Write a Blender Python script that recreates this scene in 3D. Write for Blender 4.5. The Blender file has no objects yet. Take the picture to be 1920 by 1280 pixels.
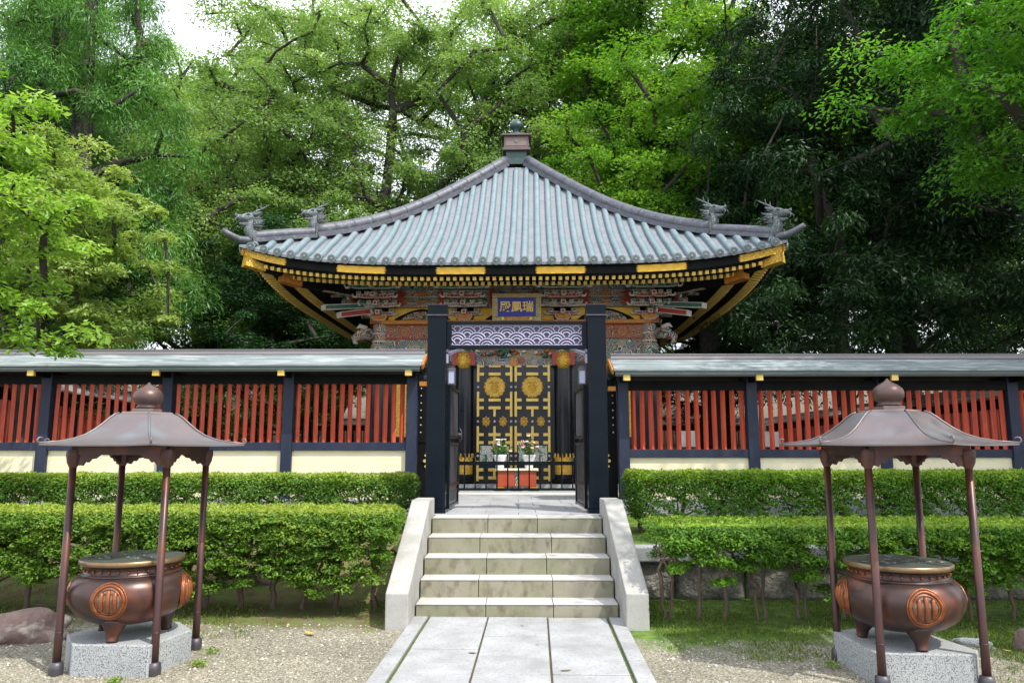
import bpy, math, random
import numpy as np
from mathutils import Vector, Matrix
R = math.radians
PI = math.pi
SC = bpy.context.scene
COL = SC.collection
random.seed(7)

# ------------------------------------------------------------------ camera
cd = bpy.data.cameras.new('camera')
cam = bpy.data.objects.new('camera', cd)
COL.objects.link(cam)
cam.location = (0, 0, 1.646)
cam.rotation_euler = (R(90 + 8.35), 0, R(0.37))
cd.sensor_width = 36
cd.lens = 1400 / 1920 * 36
cd.clip_start = 0.05
cd.clip_end = 3000
SC.camera = cam

# ------------------------------------------------------------------ light
SUN_ELEV, SUN_AZ = 55, 131          # azimuth measured from +Y towards +X
sd = Vector((math.sin(R(SUN_AZ)) * math.cos(R(SUN_ELEV)), math.cos(R(SUN_AZ)) * math.cos(R(SUN_ELEV)), math.sin(R(SUN_ELEV))))
world = bpy.data.worlds.new('World')
SC.world = world
world.use_nodes = True
wn, wl = world.node_tree.nodes, world.node_tree.links
wn.clear()
wo = wn.new('ShaderNodeOutputWorld')
wb = wn.new('ShaderNodeBackground')
sky = wn.new('ShaderNodeTexSky')
sky.sky_type = 'NISHITA'
sky.sun_disc = False
sky.sun_elevation = R(SUN_ELEV)
sky.sun_rotation = R(SUN_AZ)
sky.dust_density = 2.5
tc = wn.new('ShaderNodeTexCoord')
nz = wn.new('ShaderNodeTexNoise')
nz.inputs['Scale'].default_value = 2.2
nz.inputs['Detail'].default_value = 6
rp = wn.new('ShaderNodeValToRGB')
rp.color_ramp.elements[0].position = 0.30
rp.color_ramp.elements[0].color = (0.55, 0.55, 0.55, 1)
rp.color_ramp.elements[1].position = 0.62
rp.color_ramp.elements[1].color = (0.95, 0.95, 0.95, 1)
mx = wn.new('ShaderNodeMixRGB')
mx.inputs['Color2'].default_value = (6.9, 7.1, 7.6, 1)     # thin bright cloud in the sky's own units
wl.new(tc.outputs['Generated'], nz.inputs['Vector'])
wl.new(nz.outputs['Fac'], rp.inputs['Fac'])
wl.new(rp.outputs['Color'], mx.inputs['Fac'])
wl.new(sky.outputs['Color'], mx.inputs['Color1'])
wl.new(mx.outputs['Color'], wb.inputs['Color'])
wb.inputs['Strength'].default_value = 0.15
wl.new(wb.outputs['Background'], wo.inputs['Surface'])
sl = bpy.data.lights.new('sun', 'SUN')
sun = bpy.data.objects.new('sun', sl)
COL.objects.link(sun)
sun.rotation_euler = sd.to_track_quat('Z', 'Y').to_euler()
sl.energy = 2.7
sl.angle = R(0.5)
sl.color = (1.0, 0.95, 0.86)
SC.view_settings.view_transform = 'Standard'
SC.view_settings.look = 'None'
SC.view_settings.gamma = 1
SC.view_settings.exposure = 1.0

# ------------------------------------------------------------------ materials
def new_mat(name):
    m = bpy.data.materials.new(name)
    m.use_nodes = True
    return m, m.node_tree.nodes, m.node_tree.links, m.node_tree.nodes['Principled BSDF']

def ramp(n, stops):
    r = n.new('ShaderNodeValToRGB')
    el = r.color_ramp.elements
    while len(el) < len(stops):
        el.new(0.5)
    for e, (p, c) in zip(el, stops):
        e.position = p
        e.color = (*c, 1)
    return r

def mat(name, c1, c2=None, rough=0.5, metal=0.0, scale=4.0, bump=0.0, bscale=60.0, stretch=None, coat=0.0, p0=0.35, p1=0.65, c3=None, s3=40.0, amt3=(0.55, 0.7), rvar=0.0, bdist=0.01, spec=0.5):
    """two-tone mottled material; c3 adds fine specks"""
    m, n, l, b = new_mat(name)
    b.inputs['Roughness'].default_value = rough
    b.inputs['Metallic'].default_value = metal
    b.inputs['Coat Weight'].default_value = coat
    b.inputs['Specular IOR Level'].default_value = spec
    t = n.new('ShaderNodeTexCoord')
    mp = n.new('ShaderNodeMapping')
    l.new(t.outputs['Object'], mp.inputs['Vector'])
    if stretch:
        mp.inputs['Scale'].default_value = stretch
    a = n.new('ShaderNodeTexNoise')
    a.inputs['Scale'].default_value = scale
    a.inputs['Detail'].default_value = 7
    a.inputs['Roughness'].default_value = 0.6
    l.new(mp.outputs['Vector'], a.inputs['Vector'])
    c2 = c2 or tuple(x * 0.75 for x in c1)
    r = ramp(n, [(p0, c1), (p1, c2)])
    l.new(a.outputs['Fac'], r.inputs['Fac'])
    col = r.outputs['Color']
    if c3:
        s = n.new('ShaderNodeTexNoise')
        s.inputs['Scale'].default_value = s3
        s.inputs['Detail'].default_value = 4
        l.new(mp.outputs['Vector'], s.inputs['Vector'])
        rr = ramp(n, [(amt3[0], (0, 0, 0)), (amt3[1], (1, 1, 1))])
        l.new(s.outputs['Fac'], rr.inputs['Fac'])
        mm = n.new('ShaderNodeMixRGB')
        mm.inputs['Color2'].default_value = (*c3, 1)
        l.new(rr.outputs['Color'], mm.inputs['Fac'])
        l.new(col, mm.inputs['Color1'])
        col = mm.outputs['Color']
    l.new(col, b.inputs['Base Color'])
    if rvar:
        mr = n.new('ShaderNodeMapRange')
        mr.inputs['To Min'].default_value = max(rough - rvar, 0.05)
        mr.inputs['To Max'].default_value = min(rough + rvar, 1)
        l.new(a.outputs['Fac'], mr.inputs['Value'])
        l.new(mr.outputs['Result'], b.inputs['Roughness'])
    if bump:
        q = n.new('ShaderNodeTexNoise')
        q.inputs['Scale'].default_value = bscale
        q.inputs['Detail'].default_value = 5
        l.new(mp.outputs['Vector'], q.inputs['Vector'])
        bp = n.new('ShaderNodeBump')
        bp.inputs['Strength'].default_value = bump
        bp.inputs['Distance'].default_value = bdist
        l.new(q.outputs['Fac'], bp.inputs['Height'])
        l.new(bp.outputs['Normal'], b.inputs['Normal'])
    return m

def carved(name, cells, line, scale=14.0, lw=0.10, gold=None, rough=0.55):
    """painted relief carving: scrolls of several colours with pale outlines"""
    m, n, l, b = new_mat(name)
    b.inputs['Roughness'].default_value = rough
    t = n.new('ShaderNodeTexCoord')
    w = n.new('ShaderNodeTexNoise')
    w.inputs['Scale'].default_value = scale * 0.45
    w.inputs['Detail'].default_value = 2
    l.new(t.outputs['Object'], w.inputs['Vector'])
    vm = n.new('ShaderNodeVectorMath')
    vm.operation = 'MULTIPLY_ADD'
    vm.inputs[1].default_value = (0.12, 0.12, 0.12)
    l.new(w.outputs['Color'], vm.inputs[0])
    l.new(t.outputs['Object'], vm.inputs[2])
    v1 = n.new('ShaderNodeTexVoronoi')
    v1.feature = 'DISTANCE_TO_EDGE'
    v1.inputs['Scale'].default_value = scale
    v2 = n.new('ShaderNodeTexVoronoi')
    v2.inputs['Scale'].default_value = scale
    l.new(vm.outputs[0], v1.inputs['Vector'])
    l.new(vm.outputs[0], v2.inputs['Vector'])
    sp = n.new('ShaderNodeSeparateColor')
    l.new(v2.outputs['Color'], sp.inputs['Color'])
    k = len(cells)
    r = ramp(n, [(i / k, c) for i, c in enumerate(cells)])
    r.color_ramp.interpolation = 'CONSTANT'
    l.new(sp.outputs[0], r.inputs['Fac'])
    # ring inside each cell gives the double outline of scroll carving
    pp = n.new('ShaderNodeMath')
    pp.operation = 'PINGPONG'
    pp.inputs[1].default_value = 0.11
    l.new(v1.outputs['Distance'], pp.inputs[0])
    e = ramp(n, [(lw * 0.22, (1, 1, 1)), (lw * 0.30, (0, 0, 0))])
    l.new(pp.outputs[0], e.inputs['Fac'])
    dk = ramp(n, [(lw * 0.50, (0.12, 0.12, 0.12)), (lw * 0.62, (1, 1, 1))])
    l.new(pp.outputs[0], dk.inputs['Fac'])
    m0 = n.new('ShaderNodeMixRGB'); m0.blend_type = 'MULTIPLY'; m0.inputs['Fac'].default_value = 1
    l.new(r.outputs['Color'], m0.inputs['Color1']); l.new(dk.outputs['Color'], m0.inputs['Color2'])
    mm = n.new('ShaderNodeMixRGB')
    mm.inputs['Color2'].default_value = (*line, 1)
    l.new(e.outputs['Color'], mm.inputs['Fac'])
    l.new(m0.outputs['Color'], mm.inputs['Color1'])
    l.new(mm.outputs['Color'], b.inputs['Base Color'])
    bp = n.new('ShaderNodeBump')
    bp.inputs['Strength'].default_value = 1.0
    bp.inputs['Distance'].default_value = 0.03
    l.new(pp.outputs[0], bp.inputs['Height'])
    l.new(bp.outputs['Normal'], b.inputs['Normal'])
    return m

def leaf_mat(name, dark, mid, light, trans=0.38, gloss=0.45):
    """foliage: tint attribute picks a leaf's own colour"""
    m, n, l, b = new_mat(name)
    at = n.new('ShaderNodeAttribute')
    at.attribute_name = 'tint'
    r = ramp(n, [(0.0, dark), (0.5, mid), (1.0, light)])
    l.new(at.outputs['Fac'], r.inputs['Fac'])
    oi = n.new('ShaderNodeObjectInfo')
    mm = n.new('ShaderNodeMixRGB')
    mm.blend_type = 'MULTIPLY'
    mm.inputs['Fac'].default_value = 1
    l.new(r.outputs['Color'], mm.inputs['Color1'])
    l.new(oi.outputs['Color'], mm.inputs['Color2'])
    l.new(mm.outputs['Color'], b.inputs['Base Color'])
    b.inputs['Roughness'].default_value = gloss
    b.inputs['Specular IOR Level'].default_value = 0.3
    tr = n.new('ShaderNodeBsdfTranslucent')
    hs = n.new('ShaderNodeMixRGB')
    hs.blend_type = 'MULTIPLY'
    hs.inputs['Fac'].default_value = 1
    hs.inputs['Color2'].default_value = (1.5, 1.55, 0.7, 1)
    l.new(mm.outputs['Color'], hs.inputs['Color1'])
    l.new(hs.outputs['Color'], tr.inputs['Color'])
    ms = n.new('ShaderNodeMixShader')
    ms.inputs['Fac'].default_value = trans
    l.new(b.outputs['BSDF'], ms.inputs[1])
    l.new(tr.outputs['BSDF'], ms.inputs[2])
    l.new(ms.outputs['Shader'], n['Material Output'].inputs['Surface'])
    return m

M = {}
M['rib'] = mat('verdigris_tile', (0.135, 0.205, 0.225), (0.185, 0.23, 0.26), 0.5, 0.1, 2.2, 0.3, 30, c3=(0.10, 0.18, 0.19), s3=9, amt3=(0.5, 0.75))
M['pan'] = mat('grey_copper_sheet', (0.205, 0.21, 0.24), (0.155, 0.17, 0.205), 0.5, 0.1, 3.0, 0.3, 20, c3=(0.17, 0.22, 0.24), s3=5, amt3=(0.45, 0.8))
M['ridge'] = mat('dark_ridge_copper', (0.105, 0.11, 0.135), (0.07, 0.075, 0.095), 0.5, 0.15, 5, 0.3, 30, c3=(0.17, 0.185, 0.21), s3=14, amt3=(0.55, 0.75))
M['dragon'] = mat('weathered_dragon_copper', (0.13, 0.15, 0.16), (0.07, 0.085, 0.095), 0.6, 0.1, 16, 1.0, 45, c3=(0.24, 0.28, 0.29), s3=30, amt3=(0.5, 0.7), bdist=0.03)
M['capdisc'] = mat('eave_disc_copper', (0.15, 0.17, 0.17), (0.08, 0.08, 0.08), 0.5, 0.3, 25, 0.6, 60)
M['finial'] = mat('finial_green_bronze', (0.03, 0.065, 0.06), (0.05, 0.085, 0.085), 0.45, 0.3, 6)
M['boxcopper'] = mat('box_brown_copper', (0.14, 0.085, 0.08), (0.10, 0.09, 0.085), 0.45, 0.4, 5)
M['boxlight'] = mat('box_panel_copper', (0.20, 0.14, 0.13), (0.15, 0.12, 0.115), 0.5, 0.2, 8)
M['gold'] = mat('gold_leaf', (0.72, 0.44, 0.045), (0.62, 0.36, 0.03), 0.45, 0.3, 9, 0.35, 35)
M['goldrel'] = mat('gold_relief', (0.78, 0.50, 0.08), (0.50, 0.28, 0.03), 0.4, 0.35, 26, 1.0, 30, bdist=0.03)
M['goldpale'] = mat('pale_gold_metal', (0.74, 0.54, 0.15), (0.62, 0.43, 0.09), 0.42, 0.2, 12, 0.3, 50)
M['black'] = mat('black_lacquer', (0.006, 0.008, 0.013), (0.012, 0.014, 0.02), 0.22, 0, 3, spec=0.35)
M['blackmatt'] = mat('black_timber', (0.004, 0.004, 0.005), (0.007, 0.009, 0.009), 0.6, 0, 5, spec=0.12)
M['gate'] = mat('blue_black_paint', (0.002, 0.005, 0.009), (0.004, 0.008, 0.013), 0.28, 0.0, 2.5, 0.08, 25, c3=(0.02, 0.025, 0.03), s3=60, amt3=(0.68, 0.75), spec=0.12)
M['navy'] = mat('navy_painted_timber', (0.014, 0.021, 0.048), (0.022, 0.030, 0.058), 0.5, 0, 6, 0.3, 60, stretch=(1, 1, 0.15), c3=(0.04, 0.05, 0.075), s3=22, amt3=(0.6, 0.8), spec=0.3)
M['red'] = mat('vermilion_slat', (0.60, 0.082, 0.032), (0.42, 0.052, 0.024), 0.5, 0, 5, 0.3, 60, stretch=(3, 3, 0.35), c3=(0.55, 0.13, 0.07), s3=16, amt3=(0.55, 0.75))
M['redlac'] = mat('orange_red_lacquer', (0.42, 0.075, 0.028), (0.32, 0.05, 0.02), 0.4, 0, 4)
M['plaster'] = mat('cream_plaster', (0.80, 0.75, 0.53), (0.74, 0.68, 0.46), 0.85, 0, 2.5, 0.2, 90, c3=(0.62, 0.56, 0.40), s3=2.2, amt3=(0.6, 0.8))
M['shingle'] = mat('weathered_copper_shingle', (0.25, 0.29, 0.30), (0.14, 0.175, 0.18), 0.65, 0.0, 2.2, 0.6, 14, stretch=(0.5, 3.5, 3.5), c3=(0.34, 0.37, 0.385), s3=3.5, amt3=(0.52, 0.62))
M['ridgecap'] = mat('weathered_ridge_board', (0.27, 0.24, 0.245), (0.20, 0.20, 0.22), 0.65, 0, 4, 0.4, 40, stretch=(0.3, 3, 3))
M['eavegreen'] = mat('dark_green_eave', (0.05, 0.085, 0.08), (0.07, 0.10, 0.10), 0.5, 0, 5)
M['granite'] = mat('pale_granite', (0.40, 0.40, 0.385), (0.29, 0.285, 0.26), 0.75, 0, 2.6, 0.35, 160, c3=(0.17, 0.165, 0.15), s3=120, amt3=(0.56, 0.7))
M['granitegrey'] = mat('grey_granite', (0.38, 0.40, 0.40), (0.32, 0.34, 0.35), 0.75, 0, 3, 0.4, 150, c3=(0.08, 0.09, 0.10), s3=120, amt3=(0.50, 0.62))
M['riser'] = mat('stained_granite', (0.26, 0.24, 0.185), (0.185, 0.19, 0.115), 0.85, 0, 3.2, 0.4, 120, stretch=(1, 1, 0.6), c3=(0.10, 0.08, 0.05), s3=11, amt3=(0.50, 0.8))
M['tread'] = mat('worn_step_granite', (0.46, 0.45, 0.44), (0.38, 0.375, 0.36), 0.75, 0, 2.4, 0.3, 120, c3=(0.36, 0.34, 0.29), s3=30, amt3=(0.6, 0.75))
M['slab'] = mat('paving_slab', (0.37, 0.38, 0.40), (0.25, 0.255, 0.26), 0.7, 0, 2.3, 0.35, 110, c3=(0.19, 0.18, 0.155), s3=38, amt3=(0.52, 0.78), rvar=0.12)
M['moss'] = mat('moss_joint', (0.08, 0.13, 0.02), (0.05, 0.06, 0.02), 0.95, 0, 20, 0.8, 60)
M['earth'] = mat('dark_earth', (0.05, 0.04, 0.025), (0.08, 0.07, 0.03), 0.95, 0, 6, 0.8, 40)
M['bronze'] = mat('brown_bronze', (0.080, 0.044, 0.036), (0.045, 0.036, 0.038), 0.34, 0.55, 3.0, 0.06, 20, c3=(0.22, 0.07, 0.035), s3=2.4, amt3=(0.52, 0.72), rvar=0.08)
M['crest'] = mat('copper_crest', (0.29, 0.095, 0.032), (0.20, 0.065, 0.026), 0.35, 0.5, 14, 0.3, 60)
M['crestgrey'] = mat('crest_field', (0.20, 0.15, 0.12), (0.14, 0.12, 0.12), 0.45, 0.4, 12)
M['canopy'] = mat('mauve_copper_sheet', (0.165, 0.135, 0.138), (0.12, 0.105, 0.112), 0.42, 0.35, 2.0, 0.15, 18, c3=(0.16, 0.175, 0.19), s3=4, amt3=(0.5, 0.75), rvar=0.1)
M['pole'] = mat('patinated_pole', (0.085, 0.038, 0.034), (0.042, 0.026, 0.028), 0.40, 0.4, 3.5, 0.1, 30, stretch=(1, 1, 0.5), c3=(0.15, 0.055, 0.03), s3=5, amt3=(0.5, 0.7))
M['knob'] = mat('mauve_brown_knob', (0.115, 0.07, 0.062), (0.085, 0.06, 0.058), 0.42, 0.5, 6)
M['lid'] = mat('lid_green_bronze', (0.13, 0.15, 0.135), (0.08, 0.10, 0.09), 0.4, 0.5, 6, 0.2, 30)
M['lidrim'] = mat('lid_brass_rim', (0.26, 0.18, 0.09), (0.18, 0.12, 0.07), 0.35, 0.6, 6)
M['footmetal'] = mat('pole_shoe_metal', (0.09, 0.085, 0.10), (0.06, 0.055, 0.06), 0.45, 0.5, 8)
M['blue'] = mat('ultramarine_board', (0.008, 0.018, 0.30), (0.006, 0.012, 0.24), 0.45, 0, 4)
M['wave'] = mat('lavender_metal_lattice', (0.40, 0.39, 0.52), (0.33, 0.32, 0.46), 0.4, 0.1, 6)
M['wavebg'] = mat('navy_mesh_panel', (0.03, 0.03, 0.07), (0.05, 0.045, 0.10), 0.5, 0, 30)
M['grillbg'] = mat('gate_leaf_panel', (0.012, 0.016, 0.018), (0.03, 0.038, 0.04), 0.35, 0.2, 12)
M['white'] = mat('white_ceramic', (0.74, 0.76, 0.80), (0.66, 0.68, 0.73), 0.25, 0, 4)
M['whitepaint'] = mat('white_outline_paint', (0.58, 0.56, 0.52), (0.44, 0.42, 0.38), 0.6, 0, 8)
M['greenpaint'] = mat('malachite_paint', (0.02, 0.13, 0.085), (0.02, 0.09, 0.06), 0.5, 0, 8)
M['orange'] = mat('ochre_gold_paint', (0.50, 0.22, 0.03), (0.36, 0.12, 0.02), 0.5, 0.2, 18, 0.8, 40)
M['redpaint'] = mat('cinnabar_paint', (0.36, 0.035, 0.02), (0.26, 0.03, 0.02), 0.5, 0, 8)
M['glass'] = mat('frosted_lamp_glass', (0.30, 0.35, 0.50), (0.36, 0.40, 0.55), 0.2, 0, 4)
M['polychrome'] = carved('painted_carving', [(0.30, 0.035, 0.02), (0.02, 0.10, 0.07), (0.40, 0.22, 0.05), (0.09, 0.10, 0.14), (0.33, 0.07, 0.03), (0.22, 0.22, 0.19)], (0.66, 0.62, 0.54), 9, 0.12)
M['redcarve'] = carved('red_beam_painting', [(0.26, 0.02, 0.015), (0.20, 0.03, 0.02), (0.14, 0.05, 0.02), (0.30, 0.04, 0.02)], (0.58, 0.42, 0.24), 10, 0.10)
M['greycarve'] = carved('silver_floral_painting', [(0.30, 0.20, 0.06), (0.04, 0.14, 0.09), (0.05, 0.08, 0.17), (0.24, 0.06, 0.035), (0.26, 0.26, 0.22), (0.12, 0.10, 0.05)], (0.52, 0.51, 0.45), 7.5, 0.10)
M['whitecarve'] = carved('white_wave_carving', [(0.62, 0.62, 0.58), (0.55, 0.56, 0.50), (0.60, 0.58, 0.52), (0.62, 0.62, 0.58), (0.10, 0.32, 0.15)], (0.03, 0.03, 0.03), 11, 0.06)
M['bark'] = mat('grey_brown_bark', (0.055, 0.046, 0.038), (0.03, 0.026, 0.022), 0.9, 0, 5, 0.9, 25, stretch=(1, 1, 0.3), bdist=0.03)
M['shrubbark'] = mat('shrub_bark', (0.20, 0.15, 0.11), (0.11, 0.08, 0.06), 0.9, 0, 9, 0.7, 50, stretch=(1, 1, 0.3))
M['rock'] = mat('pinkish_field_stone', (0.24, 0.165, 0.14), (0.13, 0.085, 0.08), 0.85, 0, 5, 1.0, 16, c3=(0.42, 0.38, 0.30), s3=6, amt3=(0.55, 0.7), bdist=0.03)
M['stonewall'] = mat('rough_retaining_stone', (0.24, 0.23, 0.20), (0.13, 0.125, 0.11), 0.9, 0, 5, 1.0, 22, c3=(0.32, 0.30, 0.25), s3=9, amt3=(0.5, 0.7), bdist=0.05)
M['fstem'] = mat('flower_stem', (0.08, 0.20, 0.03), (0.05, 0.13, 0.02), 0.6)
M['fpink'] = mat('pink_petals', (0.75, 0.42, 0.45), (0.8, 0.55, 0.5), 0.6, 0, 30)
M['fwhite'] = mat('white_petals', (0.8, 0.78, 0.7), None, 0.6)
M['fred'] = mat('red_petals', (0.65, 0.03, 0.03), None, 0.6)
M['fyellow'] = mat('yellow_green_petals', (0.45, 0.5, 0.06), None, 0.6)
M['deadleaf'] = mat('brown_dry_leaf', (0.20, 0.13, 0.07), (0.1, 0.07, 0.05), 0.8)
M['yellowleaf'] = mat('yellow_leaf', (0.60, 0.42, 0.07), None, 0.7)
M['card'] = mat('pale_notice_card', (0.55, 0.54, 0.50), (0.48, 0.47, 0.44), 0.7)
M['l_zel'] = leaf_mat('zelkova_leaf', (0.10, 0.18, 0.06), (0.195, 0.315, 0.105), (0.33, 0.45, 0.18))
M['l_bright'] = leaf_mat('maple_leaf', (0.06, 0.16, 0.018), (0.13, 0.29, 0.03), (0.26, 0.42, 0.06))
M['l_cedar'] = leaf_mat('cedar_needle', (0.045, 0.125, 0.026), (0.09, 0.225, 0.042), (0.17, 0.34, 0.08), 0.3)
M['l_dark'] = leaf_mat('evergreen_leaf', (0.008, 0.030, 0.009), (0.016, 0.050, 0.014), (0.035, 0.09, 0.025), 0.2, 0.5)
M['l_yel'] = leaf_mat('yellow_green_leaf', (0.12, 0.20, 0.045), (0.24, 0.345, 0.085), (0.42, 0.50, 0.18), 0.4)
M['l_hedge'] = leaf_mat('azalea_leaf', (0.05, 0.12, 0.02), (0.12, 0.235, 0.03), (0.26, 0.34, 0.045), 0.3)
M['l_grass'] = leaf_mat('grass_blade', (0.06, 0.11, 0.015), (0.12, 0.20, 0.03), (0.24, 0.27, 0.07), 0.3)

def ground_mat():
    m, n, l, b = new_mat('gravel_and_moss_ground')
    b.inputs['Roughness'].default_value = 0.95
    t = n.new('ShaderNodeTexCoord')
    P = t.outputs['Object']
    v = n.new('ShaderNodeTexVoronoi')
    v.inputs['Scale'].default_value = 85
    l.new(P, v.inputs['Vector'])
    s = n.new('ShaderNodeSeparateColor')
    l.new(v.outputs['Color'], s.inputs['Color'])
    g = ramp(n, [(0.0, (0.09, 0.085, 0.06)), (0.3, (0.20, 0.185, 0.14)), (0.7, (0.30, 0.28, 0.225)), (1.0, (0.46, 0.44, 0.385))])
    l.new(s.outputs[0], g.inputs['Fac'])
    # broad damp / dusty patches
    w = n.new('ShaderNodeTexNoise'); w.inputs['Scale'].default_value = 1.1; w.inputs['Detail'].default_value = 5
    l.new(P, w.inputs['Vector'])
    wr = ramp(n, [(0.35, (0.72, 0.72, 0.68)), (0.7, (1.08, 1.05, 0.98))])
    l.new(w.outputs['Fac'], wr.inputs['Fac'])
    gm = n.new('ShaderNodeMixRGB'); gm.blend_type = 'MULTIPLY'; gm.inputs['Fac'].default_value = 1
    l.new(g.outputs['Color'], gm.inputs['Color1']); l.new(wr.outputs['Color'], gm.inputs['Color2'])
    # moss and soil
    w2 = n.new('ShaderNodeTexNoise'); w2.inputs['Scale'].default_value = 9; w2.inputs['Detail'].default_value = 8
    l.new(P, w2.inputs['Vector'])
    so = ramp(n, [(0.3, (0.10, 0.075, 0.04)), (0.48, (0.15, 0.12, 0.05)), (0.58, (0.10, 0.15, 0.025)), (0.75, (0.14, 0.22, 0.03))])
    l.new(w2.outputs['Fac'], so.inputs['Fac'])
    gr = ramp(n, [(0.3, (0.05, 0.08, 0.02)), (0.5, (0.09, 0.17, 0.02)), (0.75, (0.16, 0.24, 0.03))])
    l.new(w2.outputs['Fac'], gr.inputs['Fac'])
    sx = n.new('ShaderNodeSeparateXYZ'); l.new(P, sx.inputs['Vector'])
    side = n.new('ShaderNodeMapRange'); side.inputs['From Min'].default_value = -0.3; side.inputs['From Max'].default_value = 0.3
    l.new(sx.outputs['X'], side.inputs['Value'])
    sm = n.new('ShaderNodeMixRGB'); l.new(side.outputs['Result'], sm.inputs['Fac'])
    l.new(so.outputs['Color'], sm.inputs['Color1']); l.new(gr.outputs['Color'], sm.inputs['Color2'])
    # where: y > 7.2 (left) / y > 6.6 (right), edge broken by noise
    w3 = n.new('ShaderNodeTexNoise'); w3.inputs['Scale'].default_value = 2.6; w3.inputs['Detail'].default_value = 8
    l.new(P, w3.inputs['Vector'])
    a1 = n.new('ShaderNodeMath'); a1.operation = 'MULTIPLY_ADD'; a1.inputs[1].default_value = 2.2
    l.new(w3.outputs['Fac'], a1.inputs[0]); l.new(sx.outputs['Y'], a1.inputs[2])
    a2 = n.new('ShaderNodeMath'); a2.operation = 'MULTIPLY_ADD'; a2.inputs[1].default_value = 0.65
    l.new(side.outputs['Result'], a2.inputs[0]); l.new(a1.outputs[0], a2.inputs[2])
    e = n.new('ShaderNodeMapRange'); e.inputs['From Min'].default_value = 8.25; e.inputs['From Max'].default_value = 8.75
    l.new(a2.outputs[0], e.inputs['Value'])
    fm = n.new('ShaderNodeMixRGB'); l.new(e.outputs['Result'], fm.inputs['Fac'])
    l.new(gm.outputs['Color'], fm.inputs['Color1']); l.new(sm.outputs['Color'], fm.inputs['Color2'])
    # courtyard and woods beyond: packed earth
    f2 = n.new('ShaderNodeMapRange'); f2.inputs['From Min'].default_value = 12.2; f2.inputs['From Max'].default_value = 13
    l.new(sx.outputs['Y'], f2.inputs['Value'])
    f3 = n.new('ShaderNodeMixRGB'); l.new(f2.outputs['Result'], f3.inputs['Fac'])
    f3.inputs['Color2'].default_value = (0.09, 0.085, 0.06, 1)
    l.new(fm.outputs['Color'], f3.inputs['Color1'])
    l.new(f3.outputs['Color'], b.inputs['Base Color'])
    bp = n.new('ShaderNodeBump'); bp.inputs['Strength'].default_value = 0.7; bp.inputs['Distance'].default_value = 0.012
    l.new(v.outputs['Distance'], bp.inputs['Height'])
    bp.invert = True
    l.new(bp.outputs['Normal'], b.inputs['Normal'])
    return m
M['ground'] = ground_mat()

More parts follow.
